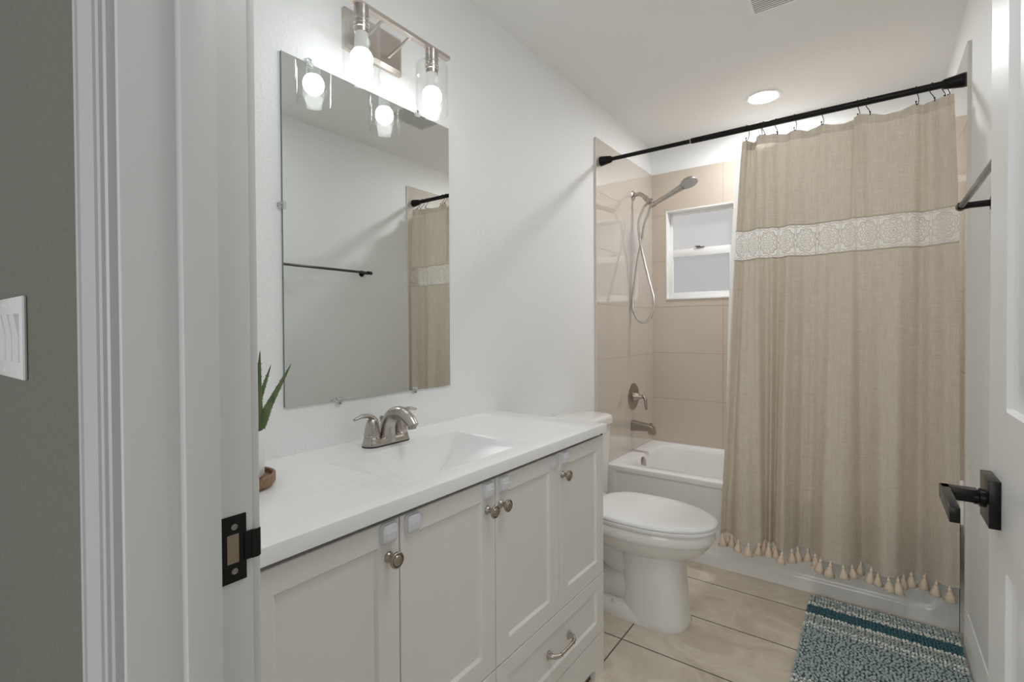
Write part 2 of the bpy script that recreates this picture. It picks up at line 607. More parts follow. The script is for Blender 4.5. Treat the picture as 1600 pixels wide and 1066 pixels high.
# ================================================================== THE SETTING
# floor (bathroom and the hall strip in front of the doorway)
bm = B(); box(bm, -0.11, W + 0.11, -1.3, YB + 0.11, -0.08, 0.0)
obj('floor', bm, M['floor'], smooth=0, kind='structure')
bm = B(); box(bm, -0.11, W + 0.11, YF0, YB + 0.11, H, H + 0.08)
obj('ceiling', bm, M['ceiling'], smooth=0, kind='structure')
bm = B(); box(bm, -0.11, 0.0, YF0 + 0.002, YB + 0.11, 0.0, H)
obj('wall_left', bm, M['wall'], smooth=0, kind='structure')
bm = B(); box(bm, W, W + 0.11, YF0 + 0.002, YB + 0.11, 0.0, H)
obj('wall_right', bm, M['wall'], smooth=0, kind='structure')
# back wall with the window opening
WX0, WX1, WZ0, WZ1 = 0.107, 0.540, 1.388, 1.985
def holed(bm, y0, y1, x0, x1, z0, z1):
    box(bm, x0, WX0, y0, y1, z0, z1); box(bm, WX1, x1, y0, y1, z0, z1)
    box(bm, WX0, WX1, y0, y1, z0, WZ0); box(bm, WX0, WX1, y0, y1, WZ1, z1)
bm = B(); holed(bm, YB, YB + 0.11, 0.0, W, 0.0, H)
obj('wall_back', bm, M['wall'], smooth=0, kind='structure')
bm = B(); holed(bm, YBT, YB, 0.0, W, 0.40, TILE_TOP)
obj('wall_tile_back', bm, M['tile_back'], smooth=0, kind='structure')
for nm, x0, x1 in (('wall_tile_left', 0.0, TT), ('wall_tile_right', W - TT, W)):
    bm = B(); box(bm, x0, x1, YT + 0.004, YBT, 0.0, TILE_TOP)
    obj(nm, bm, M['tile_side'], smooth=0, kind='structure')
    bm = B(); box(bm, x0, x1, YT, YT + 0.004, 0.0, TILE_TOP)
    obj('trim_1' if x0 == 0 else 'trim_2', bm, M['tile_edge'], smooth=0, kind='structure')
# doorway wall: sage green on the hall side, white inside
bm = B()
XR = 1.418
for a in ((-1.0, XJ - 0.018, 0.0, H), (XR + 0.018, W + 0.6, 0.0, H), (XJ - 0.018, XR + 0.018, 2.07, H)):
    box(bm, a[0], a[1], YF0, YF1, a[2], a[3])
for f in bm.faces:
    f.material_index = 1 if f.calc_center_median().y < YF0 + 0.001 else 0
obj('wall_front', bm, [M['wall'], M['green']], smooth=0, kind='structure')
# door jamb lining with its stop
bm = B()
box(bm, XJ - 0.018, XJ, YF0, YF1, 0, 2.07, 0.002)
box(bm, XJ - 0.004, XJ + 0.012, 0.2005, 0.2335, 0, 2.045, 0.0015)
box(bm, XR, XR + 0.018, YF0, YF1, 0, 2.07, 0.002)
box(bm, XR - 0.012, XR + 0.004, 0.2005, 0.2335, 0, 2.045, 0.0015)
box(bm, XJ, XR, YF0, YF1, 2.045, 2.07, 0.002)
box(bm, XJ + 0.01, XR - 0.01, 0.2005, 0.2335, 2.033, 2.047, 0.0015)
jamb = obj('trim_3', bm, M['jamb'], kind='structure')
# hall-side casing with a stepped profile
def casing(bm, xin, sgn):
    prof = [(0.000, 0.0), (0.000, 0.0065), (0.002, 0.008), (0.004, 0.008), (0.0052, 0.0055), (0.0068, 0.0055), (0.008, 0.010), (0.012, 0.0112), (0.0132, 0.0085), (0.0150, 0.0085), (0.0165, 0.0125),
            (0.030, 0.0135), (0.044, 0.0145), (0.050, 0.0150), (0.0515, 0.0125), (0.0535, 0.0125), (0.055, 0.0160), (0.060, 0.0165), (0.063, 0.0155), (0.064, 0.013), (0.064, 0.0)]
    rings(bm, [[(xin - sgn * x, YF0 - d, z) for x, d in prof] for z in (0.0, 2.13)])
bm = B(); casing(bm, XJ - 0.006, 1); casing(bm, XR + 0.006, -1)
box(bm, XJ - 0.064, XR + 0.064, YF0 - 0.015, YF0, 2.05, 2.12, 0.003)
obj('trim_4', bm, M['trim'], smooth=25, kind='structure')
# bathroom-side casing edge
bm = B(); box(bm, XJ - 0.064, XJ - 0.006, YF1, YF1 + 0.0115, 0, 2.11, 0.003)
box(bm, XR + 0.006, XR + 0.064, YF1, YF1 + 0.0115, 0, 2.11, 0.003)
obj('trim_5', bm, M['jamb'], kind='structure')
# baseboard on the right
bm = B()
prof = [(0.0, 0.0), (0.014, 0.0), (0.014, 0.085), (0.012, 0.090), (0.013, 0.096), (0.010, 0.104), (0.008, 0.116), (0.005, 0.124), (0.004, 0.130), (0.0, 0.130)]
rings(bm, [[(W - x, y, z) for x, z in prof] for y in (YF1 + 0.0, YT)])
obj('baseboard_right', bm, M['vinyl'], smooth=30, kind='structure')

# ------------------------------------------------------------------ window
win = bpy.data.objects.new('window_1', None); COL.objects.link(win); win.location = (0.323, YB + 0.05, WZ0); win['kind'] = 'structure'
bm = B()
y0, y1 = YBT - 0.002, YB + 0.085
t = 0.008
box(bm, WX0, WX0 + t, y0, y1, WZ0, WZ1, 0.001); box(bm, WX1 - t, WX1, y0, y1, WZ0, WZ1, 0.001)
box(bm, WX0 + t, WX1 - t, y0, y1, WZ1 - t, WZ1, 0.001); box(bm, WX0 + t, WX1 - t, y0 - 0.004, y1, WZ0, WZ0 + 0.012, 0.002)
obj('window_frame', bm, M['vinyl'], win)
def sash(name, ya, yb, x0, x1, z0, z1, st, top, bot, pane_mat, label=None):
    bm = B()
    box(bm, x0, x0 + st, ya, yb, z0, z1, 0.002); box(bm, x1 - st, x1, ya, yb, z0, z1, 0.002)
    box(bm, x0 + st, x1 - st, ya, yb, z0, z0 + bot, 0.002); box(bm, x0 + st, x1 - st, ya, yb, z1 - top, z1, 0.002)
    s = obj(name, bm, M['vinyl'], win)
    bm = B(); box(bm, x0 + st - 0.002, x1 - st + 0.002, (ya + yb) / 2 - 0.002, (ya + yb) / 2 + 0.002, z0 + bot - 0.002, z1 - top + 0.002)
    p = obj('pane', bm, pane_mat, s, smooth=0)
    if label:
        p['label'] = label
    return s
ZM = 1.705
sash('upper_sash', YB + 0.052, YB + 0.076, WX0 + t, WX1 - t, ZM - 0.02, WZ1 - t, 0.016, 0.018, 0.03, M['pane_up'])
sash('lower_sash', YB + 0.020, YB + 0.050, WX0 + t, WX1 - t, WZ0 + 0.012, ZM + 0.02, 0.030, 0.052, 0.036, M['pane_low'], 'frosted pane greyed by the insect screen')
bm = B()
box(bm, 0.297, 0.349, YB + 0.014, YB + 0.036, ZM + 0.020, ZM + 0.027, 0.002)
box(bm, 0.290, 0.325, YB + 0.010, YB + 0.022, ZM + 0.027, ZM + 0.033, 0.002)
obj('sash_lock', bm, M['screw'], win)

# ------------------------------------------------------------------ bathroom door, opened against the right side
DX = 1.375
bm = B()
door_prof = [(0.0, 0.0), (0.005, 0.006), (0.013, 0.008), (0.024, 0.008), (0.030, 0.0065), (0.056, 0.0015), (0.060, 0.0012)]
panel_slab(bm, DX, 0.035, 0.275, 1.020, 0.012, 2.035,
           [(0.385, 0.905, 1.085, 1.915), (0.385, 0.905, 0.23, 0.875)], door_prof, sgn=-1, bev=0.002)
door = obj('door_1', bm, M['door'], smooth=30, kind='structure')
HY, HZ = 0.967, 0.952
bm = B(); box(bm, DX - 0.0125, DX, HY - 0.035, HY + 0.035, HZ - 0.033, HZ + 0.033, 0.001)
rose = obj('handle_rose', bm, M['blackgloss'], door)
bm = B()
lathe(bm, (DX - 0.012, HY, HZ), (-1, 0, 0), [(0, 0.013), (0.006, 0.013), (0.007, 0.0105), (0.012, 0.0105)], 24)
box(bm, DX - 0.060, DX - 0.020, HY - 0.010, HY + 0.010, HZ - 0.007, HZ + 0.011, 0.001)
box(bm, DX - 0.061, DX - 0.050, HY - 0.115, HY + 0.010, HZ - 0.009, HZ + 0.011, 0.001)
obj('lever', bm, M['blackgloss'], rose)
# strike plate on the left jamb
bm = B()
SZ0, SZ1 = 0.926, 0.998
x = XJ
box(bm, x - 0.001, x + 0.0018, 0.2365, 0.2630, SZ0, SZ1, 0.0006)
box(bm, x - 0.001, x + 0.0030, 0.2600, 0.2720, SZ0 + 0.020, SZ1 - 0.021, 0.001)
rings(bm, [[(x + a, b, z) for a, b in ((0.000, 0.268), (0.0035, 0.268), (0.004, 0.275), (0.0015, 0.2785), (0.0005, 0.2775), (0.0022, 0.2745), (0.001, 0.271))] for z in (SZ0 + 0.020, SZ1 - 0.021)])
strike = obj('strike_plate', bm, M['blackgloss'], jamb)
bm = B(); box(bm, x + 0.0012, x + 0.0022, 0.2425, 0.2545, SZ0 + 0.021, SZ1 - 0.020)
obj('latch_pocket', bm, M['brass'], strike)
for zz in (SZ0 + 0.012, SZ1 - 0.012):
    bm = B(); lathe(bm, (x + 0.0012, 0.2500, zz), (1, 0, 0), [(0, 0.0034), (0.0012, 0.0034), (0.0014, 0.0022), (0.0008, 0.0018)], 16)
    obj('screw', bm, M['screw'], strike)

# ================================================================== LIGHT SWITCH on the hall wall
sw = thing('light_switch', (0.20, YF0, 1.19), 'white wall switch plate with wide rocker switches on the sage green hall wall', 'light switch')
bm = B(); box(bm, 0.100, 0.298, YF0 - 0.006, YF0, 1.131, 1.248, 0.003)
obj('wall_plate', bm, M['white_plastic'], sw)
for cx_ in (0.128, 0.174, 0.220, 0.266):
    bm = B()
    w2 = 0.0165
    prof = [(1.156, YF0 - 0.006), (1.156, YF0 - 0.0075), (1.189, YF0 - 0.0070), (1.223, YF0 - 0.0115), (1.223, YF0 - 0.006)]
    rings(bm, [[(xx, b, a) for a, b in prof] for xx in (cx_ - w2, cx_ + w2)])
    obj('rocker', bm, M['white_plastic'], sw, smooth=20)
    for zz in (1.141, 1.238):
        bm = B(); lathe(bm, (cx_, YF0 - 0.006, zz), (0, -1, 0), [(0, 0.0035), (0.0008, 0.003), (0.001, 0.001)], 12)
        obj('screw', bm, M['white_plastic'], sw)

# ================================================================== VANITY
VX, VY0, VY1 = 0.475, 0.345, 1.572
ys = [VY0, 0.6545, 0.9625, 1.270, VY1 + 0.0013]
van = thing('vanity_cabinet', (0.23, 0.96, 0.0), 'white shaker vanity cabinet with four doors and nickel knobs under the countertop', 'vanity')
bm = B()
box(bm, 0.003, VX - 0.021, VY0, VY0 + 0.018, 0.0, 0.836, 0.001); box(bm, 0.003, VX - 0.0205, VY1 - 0.018, VY1, 0.0, 0.8395, 0.0015)
box(bm, 0.003, VX - 0.021, VY0 + 0.018, VY1 - 0.018, 0.14, 0.158); box(bm, 0.003, 0.012, VY0 + 0.018, VY1 - 0.018, 0.158, 0.70)
box(bm, 0.012, VX - 0.021, 0.953, 0.971, 0.158, 0.70)
obj('carcass', bm, M['cabinet'], van)
bm = B()
box(bm, VX - 0.045, VX - 0.0215, VY0 + 0.018, VY1 - 0.0185, 0.158, 0.838)
obj('face_frame', bm, M['recess'], van, smooth=0)
shaker = [(0.0, 0.0), (0.0012, 0.0012), (0.006, 0.007), (0.03, 0.007)]
g = 0.0013
zt, zb = 0.8265, 0.3475
knob_at = [(0.626, 0), (0.930, 1), (0.983, 2), (1.290, 3)]
latch_at = [(0.6245, 0), (0.6865, 1), (0.931, 1), (0.994, 2), (1.2415, 2), (1.3025, 3)]

def knob_bm(c):
    bm = B()
    lathe(bm, c, (1, 0, 0), [(0, 0.0105), (0.002, 0.0105), (0.004, 0.0085), (0.008, 0.0058), (0.016, 0.0055), (0.019, 0.0075), (0.021, 0.0135),
                             (0.023, 0.0158), (0.0262, 0.0158), (0.0280, 0.0142), (0.0280, 0.0128), (0.0255, 0.0118), (0.0255, 0.0108), (0.0285, 0.0098), (0.0302, 0.006), (0.0307, 0.0)], 36)
    return bm

def latch_bm(yc, zc, big):
    bm = B()
    hy = 0.0205 if big else 0.0185
    hz = 0.0205
    rs = []
    for dx, s in ((0.0, 0.0), (0.003, 0.0), (0.0035, -0.0015), (0.0045, -0.002), (0.0090, -0.003), (0.0105, -0.005)):
        rs.append([(VX + dx, a, b) for a, b in rrect(yc, zc, hy + s, hz + s, 0.0085)])
    rings(bm, rs)
    # a raised flap line across the pad
    rs = []
    for dx, s in ((0.010, 0.0), (0.0115, -0.001)):
        rs.append([(VX + dx, a, b) for a, b in rrect(yc, zc - 0.004, hy * 0.62 + s, hz * 0.42 + s, 0.003)])
    rings(bm, rs)
    return bm

for i in range(4):
    a, b = ys[i] + g, ys[i + 1] - g
    bm = B()
    panel_slab(bm, VX, 0.0195, a, b, zb + g, zt, [(a + 0.052, b - 0.052, zb + 0.053, zt - 0.044)], shaker)
    d = obj('door', bm, M['cabinet'], van, smooth=25)
    for ky, k in knob_at:
        if k == i:
            kn = obj('knob', knob_bm((VX, ky, 0.757)), M['nickel_dark'], d, smooth=50)
    for ly, k in latch_at:
        if k == i:
            bare = abs(ly - 1.2415) < 1e-6
            if bare:
                bm = B()
                rings(bm, [[(VX + dx, p, q) for p, q in rrect(ly, 0.805, 0.0185 + s, 0.0205 + s, 0.0085)] for dx, s in ((0, 0), (0.0025, 0), (0.0035, -0.0015))])
                for zz in (0.813, 0.797):
                    lathe(bm, (VX + 0.0033, ly + 0.004, zz), (1, 0, 0), [(0, 0.004), (0.0015, 0.0035), (0.0016, 0.002)], 12)
                lp = obj('latch_pad', bm, M['latch'], d)
                lp['label'] = 'bare latch base without its cover'
            else:
                obj('latch_pad', latch_bm(ly, 0.805, k in (0, 1) and ly < 0.9 or k == 1), M['latch'], d)
# drawers
for a, b in ((ys[0] + g, ys[2] - g), (ys[2] + g, ys[4] - g)):
    bm = B()
    z0, z1 = 0.1455, zb - g
    panel_slab(bm, VX, 0.0195, a, b, z0, z1, [(a + 0.052, b - 0.052, z0 + 0.044, z1 - 0.044)], shaker)
    d = obj('drawer', bm, M['cabinet'], van, smooth=25)
    c = (a + b) / 2 + 0.008
    bm = B()
    z = 0.243
    for s in (-1, 1):
        box(bm, VX - 0.007, VX + 0.0, c + s * 0.060 - 0.006, c + s * 0.060 + 0.006, z - 0.012, z + 0.012, 0.002)
        tube(bm, [(VX - 0.006, c + s * 0.060, z), (VX + 0.010, c + s * 0.058, z), (VX + 0.021, c + s * 0.047, z - 0.001), (VX + 0.024, c + s * 0.030, z - 0.001)],
             [0.0095, 0.0075, 0.0058, 0.0052], 14, 6)
        lathe(bm, (VX + 0.0238, c + s * 0.033, z - 0.001), (0, s, 0), [(0, 0.0062), (0.003, 0.0062)], 16)
    tube(bm, [(VX + 0.024, c - 0.034, z - 0.001), (VX + 0.0245, c, z - 0.001), (VX + 0.024, c + 0.034, z - 0.001)], 0.0048, 14, 6)
    obj('pull', bm, M['nickel'], d, smooth=50)
# plinth with arched foot cut-outs
bm = B()
P0 = [(ys[0] + g, 0.142), (ys[0] + g, 0.0), (ys[0] + 0.055, 0.0), (ys[0] + 0.075, 0.028), (ys[0] + 0.10, 0.042)]
P1 = [(ys[4] - 0.10, 0.042), (ys[4] - 0.075, 0.036), (ys[4] - 0.068, 0.030), (ys[4] - 0.068, 0.0), (ys[4] - g, 0.0), (ys[4] - g, 0.142)]
poly = P0 + P1
rings(bm, [[(xx, p, q) for p, q in poly] for xx in (VX - 0.019, VX)])
obj('plinth', bm, M['cabinet'], van, smooth=0)
bm = B(); lathe(bm, (VX - 0.008, VY1, 0.829), (0, 1, 0), [(0, 0.006), (0.003, 0.005), (0.0032, 0.002)], 16)
obj('bumper', bm, M['dark'], van)

# ------------------------------------------------------------------ countertop with the integral basin
CT, CB = 0.869, 0.8395
CX1, CY0, CY1 = 0.489, 0.327, 1.571
def sstep(a, b, t):
    t = max(0.0, min(1.0, (t - a) / (b - a)))
    return t * t * (3 - 2 * t)
BX0, BX1, BY0, BY1 = 0.150, 0.428, 0.708, 1.178
def basin(x, y):
    if not (BX0 < x < BX1 and BY0 < y < BY1):
        return 0.0
    fl = 0.112
    back = (x - BX0) / 0.042
    front = (BX1 - x) / (0.042 + 0.075 * sstep(BY0 + 0.12, BY1, y))
    left = (y - BY0) / 0.040
    right = (BY1 - y)
    r = 0.0
    # right-hand end sweeps down in a long curve
    t = min(1.0, right / 0.21)
    r = 1 - (1 - t) ** (3.2 - 1.7 * (x - BX0) / (BX1 - BX0))
    def clampn(v):
        v = max(0.0, min(1.0, v))
        return 1 - (1 - v) ** 1.6
    v = min(clampn(back), clampn(front), clampn(left), r * sstep(0.0, 0.012, right))
    return -fl * v
def lin(a, b, n):
    return [a + (b - a) * i / n for i in range(n + 1)]
xs = sorted(set([0.0, 0.04, 0.10] + [BX0 - 0.003] + lin(BX0, BX0 + 0.045, 14) + lin(BX0 + 0.045, BX1 - 0.045, 16) + lin(BX1 - 0.045, BX1, 14) + [BX1 + 0.003, 0.45, CX1 - 0.004, CX1 - 0.0012, CX1]))
yy = sorted(set([CY0, CY0 + 0.0012, CY0 + 0.004, 0.45, 0.60, BY0 - 0.003] + lin(BY0, BY0 + 0.045, 14) + lin(BY0 + 0.045, BY1, 60) + [BY1 + 0.003, 1.3, 1.45, CY1 - 0.004, CY1 - 0.0012, CY1]))
def ctz(x, y):
    z = CT + basin(x, y)
    e = min(CX1 - x, y - CY0, CY1 - y)
    if e < 0.004:
        z -= 0.004 - math.sqrt(max(0.0, 0.004 ** 2 - (0.004 - e) ** 2))
    return z
bm = B()
gv = [[bm.verts.new((x, y, ctz(x, y))) for y in yy] for x in xs]
for i in range(len(xs) - 1):
    for j in range(len(yy) - 1):
        bm.faces.new((gv[i][j], gv[i + 1][j], gv[i + 1][j + 1], gv[i][j + 1]))
rim = [gv[i][0] for i in range(len(xs))] + [gv[-1][j] for j in range(1, len(yy))] + [gv[i][-1] for i in range(len(xs) - 2, -1, -1)] + [gv[0][j] for j in range(len(yy) - 2, 0, -1)]
bk = [bm.verts.new((v.co.x, v.co.y, CB)) for v in rim]
for i in range(len(rim)):
    j = (i + 1) % len(rim)
    bm.faces.new((rim[i], rim[j], bk[j], bk[i]))
# underside ring around the bowl, then the bowl's outside
ol = [(BX0 - 0.012, BY0 - 0.012), (BX1 + 0.012, BY0 - 0.012), (BX1 + 0.012, BY1 + 0.012), (BX0 - 0.012, BY1 + 0.012)]
ctop = thing('countertop', (0.245, 0.95, CB), 'white marble look countertop with a moulded-in rectangular sink', 'countertop')
obj('worktop', bm, M['counter'], ctop, smooth=35)
bm = B()
lathe(bm, (0.235, 0.86, CT - 0.1125), (0, 0, 1), [(0, 0.021), (0.003, 0.021), (0.0035, 0.017), (0.002, 0.015), (0.004, 0.012), (0.005, 0.0)], 28)
obj('sink_drain', bm, M['nickel'], ctop)

# ------------------------------------------------------------------ faucet
FX, FY, FZ = 0.094, 0.937, CT
fa = thing('faucet', (FX, FY, FZ), 'brushed nickel two-handle faucet with arched spout behind the sink', 'faucet')
def stadium(hx, hy, n=10, cx=FX, cy=FY):
    return rrect(cx, cy, hx, hy, min(hx, hy) * 0.98, n)
bm = B(); rings(bm, [[(a, b, FZ + z) for a, b in stadium(0.0275 - s, 0.0785 - s)] for z, s in ((0.0, 0.0), (0.004, 0.0))])
obj('gasket', bm, M['dark'], fa)
bm = B()
rings(bm, [[(a, b, FZ + z) for a, b in stadium(0.0275 - s, 0.0785 - s)] for z, s in ((0.003, 0.0005), (0.010, 0.001), (0.016, 0.003), (0.021, 0.007), (0.023, 0.012))])
for s in (-1, 1):
    lathe(bm, (FX, FY + s * 0.0508, FZ + 0.004), (0, 0, 1), [(0, 0.0265), (0.012, 0.0248), (0.0225, 0.0225), (0.024, 0.021)], 32)
obj('base', bm, M['nickel'], fa, smooth=50)
bm = B()
tube(bm, [(FX + 0.002, FY, FZ + 0.010), (FX + 0.004, FY, FZ + 0.035), (FX + 0.012, FY, FZ + 0.066), (FX + 0.034, FY, FZ + 0.089), (FX + 0.066, FY, FZ + 0.094),
          (FX + 0.096, FY, FZ + 0.081), (FX + 0.116, FY, FZ + 0.062)], [0.027, 0.024, 0.0205, 0.0185, 0.0175, 0.0165, 0.0145], 24, 8)
lathe(bm, (FX + 0.107, FY, FZ + 0.067), (0.15, 0, -1), [(0, 0.0115), (0.014, 0.0115), (0.0145, 0.0095), (0.011, 0.0085)], 24)
obj('spout', bm, M['nickel'], fa, smooth=60)
for s in (-1, 1):
    bm = B()
    cy = FY + s * 0.0508
    lathe(bm, (FX, cy, FZ + 0.0275), (0, 0, 1), [(0, 0.021), (0.001, 0.0222), (0.006, 0.0222), (0.020, 0.0200), (0.036, 0.0165), (0.047, 0.0125), (0.053, 0.007), (0.054, 0.001)], 32)
    # the blade lever springs from the inner shoulder and arcs outward
    tube(bm, [(FX - 0.002, cy - s * 0.018, FZ + 0.050), (FX, cy - s * 0.012, FZ + 0.070), (FX + 0.001, cy + s * 0.008, FZ + 0.086), (FX + 0.002, cy + s * 0.034, FZ + 0.0895),
              (FX + 0.003, cy + s * 0.060, FZ + 0.084)], [0.0080, 0.0095, 0.0105, 0.0105, 0.0070], 20, 8, flat=0.55, up=(0, 0, 1))
    obj('handle', bm, M['nickel'], fa, smooth=60)
bm = B()
lathe(bm, (FX - 0.021, FY, FZ + 0.010), (0, 0, 1), [(0, 0.003), (0.050, 0.003), (0.052, 0.0055), (0.056, 0.0042), (0.060, 0.0065), (0.066, 0.006), (0.068, 0.002)], 16)
obj('lift_rod', bm, M['nickel'], fa)

# ------------------------------------------------------------------ plant on its wooden tray
TX, TY = 0.165, 0.490
tr = B()
lathe(tr, (TX, TY, CT), (0, 0, 1), [(0, 0.052), (0.006, 0.056), (0.0065, 0.068), (0.010, 0.0705), (0.026, 0.0705), (0.0275, 0.069), (0.0275, 0.0655), (0.026, 0.064), (0.0185, 0.0635), (0.018, 0.060), (0.018, 0.0)], 56, cap1=False)
tray = obj('wooden_tray', tr, M['wood'], smooth=35)
tag(tray, 'round dark wood tray with raised rim under the aloe pot', 'tray')
PZ = CT + 0.0182
pl = thing('potted_aloe', (TX, TY, PZ), 'aloe plant in a slim white cylinder pot at the countertop end by the doorway', 'plant')
bm = B()
lathe(bm, (TX, TY, PZ), (0, 0, 1), [(0, 0.040), (0.003, 0.046), (0.008, 0.049), (0.100, 0.0505), (0.1015, 0.0495), (0.1015, 0.0475), (0.092, 0.0470), (0.090, 0.0465)], 48, cap1=False)
obj('pot', bm, M['pot'], pl, smooth=40)
bm = B(); lathe(bm, (TX, TY, PZ + 0.085), (0, 0, 1), [(0, 0.0465), (0.006, 0.0465), (0.008, 0.030), (0.009, 0.0)], 28)
obj('soil', bm, M['soil'], pl)
def aloe_leaf(base, mid, tip, w, th):
    bm = B()
    path = catmull([base, (Vector(base) + Vector(mid)) / 2 + Vector((0, 0, 0.004)), mid, (Vector(mid) * 0.45 + Vector(tip) * 0.55), tip], 7)
    m = len(path)
    d0 = (path[-1] - path[0]).normalized()
    side = Vector((0.45, 0.89, 0)); side = (side - d0 * side.dot(d0)).normalized()
    nrm = d0.cross(side)
    rs = []
    for i, p in enumerate(path):
        t = i / (m - 1)
        ww = w * (1 - t) ** 0.75 * (0.75 + 0.5 * min(1, t * 3) * (1 - t)) + 0.0004
        hh = th * (1 - t) ** 0.8 + 0.0003
        rs.append([p + side * ww * math.cos(2 * PI * k / 12) + nrm * hh * (math.sin(2 * PI * k / 12) if math.sin(2 * PI * k / 12) < 0 else 0.25 * math.sin(2 * PI * k / 12)) for k in range(12)])
    rings(bm, rs)
    # marginal teeth
    for i in range(3, m - 4, 2):
        p = path[i]; t = i / (m - 1)
        ww = w * (1 - t) ** 0.75 * (0.75 + 0.5 * min(1, t * 3) * (1 - t))
        for s in (-1, 1):
            a = p + side * s * ww * 0.96
            tipv = a + side * s * 0.0024 + d0 * 0.0026
            v = [bm.verts.new(a - d0 * 0.0018), bm.verts.new(a + d0 * 0.0018), bm.verts.new(tipv), bm.verts.new(a + nrm * 0.0012)]
            bm.faces.new((v[0], v[1], v[2])); bm.faces.new((v[0], v[2], v[3])); bm.faces.new((v[1], v[3], v[2]))
    return bm
zS = PZ + 0.088
for base, mid, tip, w, th in (
    ((TX + 0.010, TY + 0.034, zS), (TX + 0.004, TY + 0.041, zS + 0.085), (TX + 0.008, TY + 0.044, zS + 0.180), 0.0115, 0.007),
    ((TX - 0.004, TY + 0.034, zS), (TX - 0.008, TY + 0.048, zS + 0.068), (TX - 0.012, TY + 0.078, zS + 0.146), 0.0095, 0.006),
    ((TX + 0.012, TY + 0.034, zS - 0.002), (TX + 0.014, TY + 0.060, zS + 0.062), (TX + 0.012, TY + 0.112, zS + 0.148), 0.0115, 0.007),
    ((TX + 0.006, TY + 0.036, zS - 0.002), (TX + 0.004, TY + 0.050, zS + 0.014), (TX - 0.002, TY + 0.066, zS + 0.032), 0.006, 0.004),
    ((TX - 0.010, TY - 0.010, zS), (TX - 0.012, TY - 0.030, zS + 0.070), (TX - 0.010, TY - 0.065, zS + 0.140), 0.0105, 0.007),
    ((TX + 0.018, TY - 0.004, zS), (TX + 0.034, TY - 0.016, zS + 0.065), (TX + 0.060, TY - 0.030, zS + 0.125), 0.0105, 0.007)):
    obj('leaf', aloe_leaf(base, mid, tip, w, th), M['aloe'], pl, smooth=50)

# ================================================================== MIRROR
MY0, MY1, MZ0, MZ1 = 0.681, 1.2995, 0.998, 1.9165
mir = thing('wall_mirror', (0.0, (MY0 + MY1) / 2, MZ0), 'frameless rectangular wall mirror above the sink', 'mirror')
bm = B(); box(bm, 0.001, 0.0065, MY0, MY1, MZ0, MZ1)
for f in bm.faces:
    f.material_index = 0 if f.normal.x > 0.9 else 1
bmesh.ops.recalc_face_normals(bm, faces=bm.faces)
for f in bm.faces:
    f.material_index = 0 if f.normal.x > 0.9 else 1
glass = obj('glass', bm, [M['mirror'], M['mirror_edge']], mir, smooth=0)
def clip_bm(y, z, ax):
    bm = B()
    if ax == 'z':
        box(bm, 0.001, 0.0095, y - 0.006, y + 0.006, z - 0.013, z + 0.001, 0.0015)
        box(bm, 0.0070, 0.0105, y - 0.010, y + 0.010, z - 0.003, z + 0.009, 0.0012)
    elif ax == 'Z':
        box(bm, 0.001, 0.0095, y - 0.006, y + 0.006, z - 0.001, z + 0.013, 0.0015)
        box(bm, 0.0070, 0.0105, y - 0.010, y + 0.010, z - 0.009, z + 0.003, 0.0012)
    else:
        box(bm, 0.001, 0.0095, y - 0.013, y + 0.001, z - 0.006, z + 0.006, 0.0015)
        box(bm, 0.0070, 0.0105, y - 0.003, y + 0.007, z - 0.010, z + 0.010, 0.0012)
    return bm
for y, z, ax in ((0.842, MZ0, 'z'), (1.130, MZ0, 'z'), (MY0, 1.52, 'y'), (0.760, MZ1, 'Z'), (1.150, MZ1, 'Z')):
    c = obj('mirror_clip', clip_bm(y, z, ax), M['clear'], mir)
    bm = B()
    p = {'z': (0.0105, y, z - 0.004), 'Z': (0.0105, y, z + 0.004), 'y': (0.0105, y - 0.004, z)}[ax]
    p = (0.0095, p[1], p[2] - (0.004 if ax == 'z' else 0) + (0.004 if ax == 'Z' else 0))
    lathe(bm, p, (1, 0, 0), [(-0.001, 0.0028), (0.0008, 0.0026), (0.001, 0.001)], 12)
    obj('screw', bm, M['screw'], c)

# ================================================================== VANITY LIGHT
LX, LYA, LYB = 0.120, 0.843, 1.106
BZ = 2.068
vl = thing('vanity_light', (0.0, 0.975, 2.06), 'two-bulb brushed nickel vanity light with clear glass shades above the mirror', 'wall lamp')
bm = B()
rings(bm, [[(x, a, b) for a, b in rrect(0.972, 2.066, 0.106 + s, 0.059 + s, 0.002, 2)] for x, s in ((0.0, 0.0), (0.012, 0.0), (0.020, -0.012))])
obj('backplate', bm, M['nickel_flat'], vl, smooth=20)
bm = B(); box(bm, LX - 0.0095, LX + 0.0095, 0.787, 1.180, BZ, BZ + 0.0115, 0.0008)
obj('crossbar', bm, M['nickel_flat'], vl, smooth=20)
for yy_ in (0.918, 1.020):
    bm = B()
    v = [(0.018, yy_ - 0.003, 2.040), (0.018, yy_ + 0.003, 2.040), (0.018, yy_ + 0.003, 2.048), (0.018, yy_ - 0.003, 2.048)]
    w = [(LX, yy_ - 0.003, BZ), (LX, yy_ + 0.003, BZ), (LX, yy_ + 0.003, BZ + 0.008), (LX, yy_ - 0.003, BZ + 0.008)]
    rings(bm, [v, w])
    obj('arm', bm, M['nickel_flat'], vl, smooth=0)
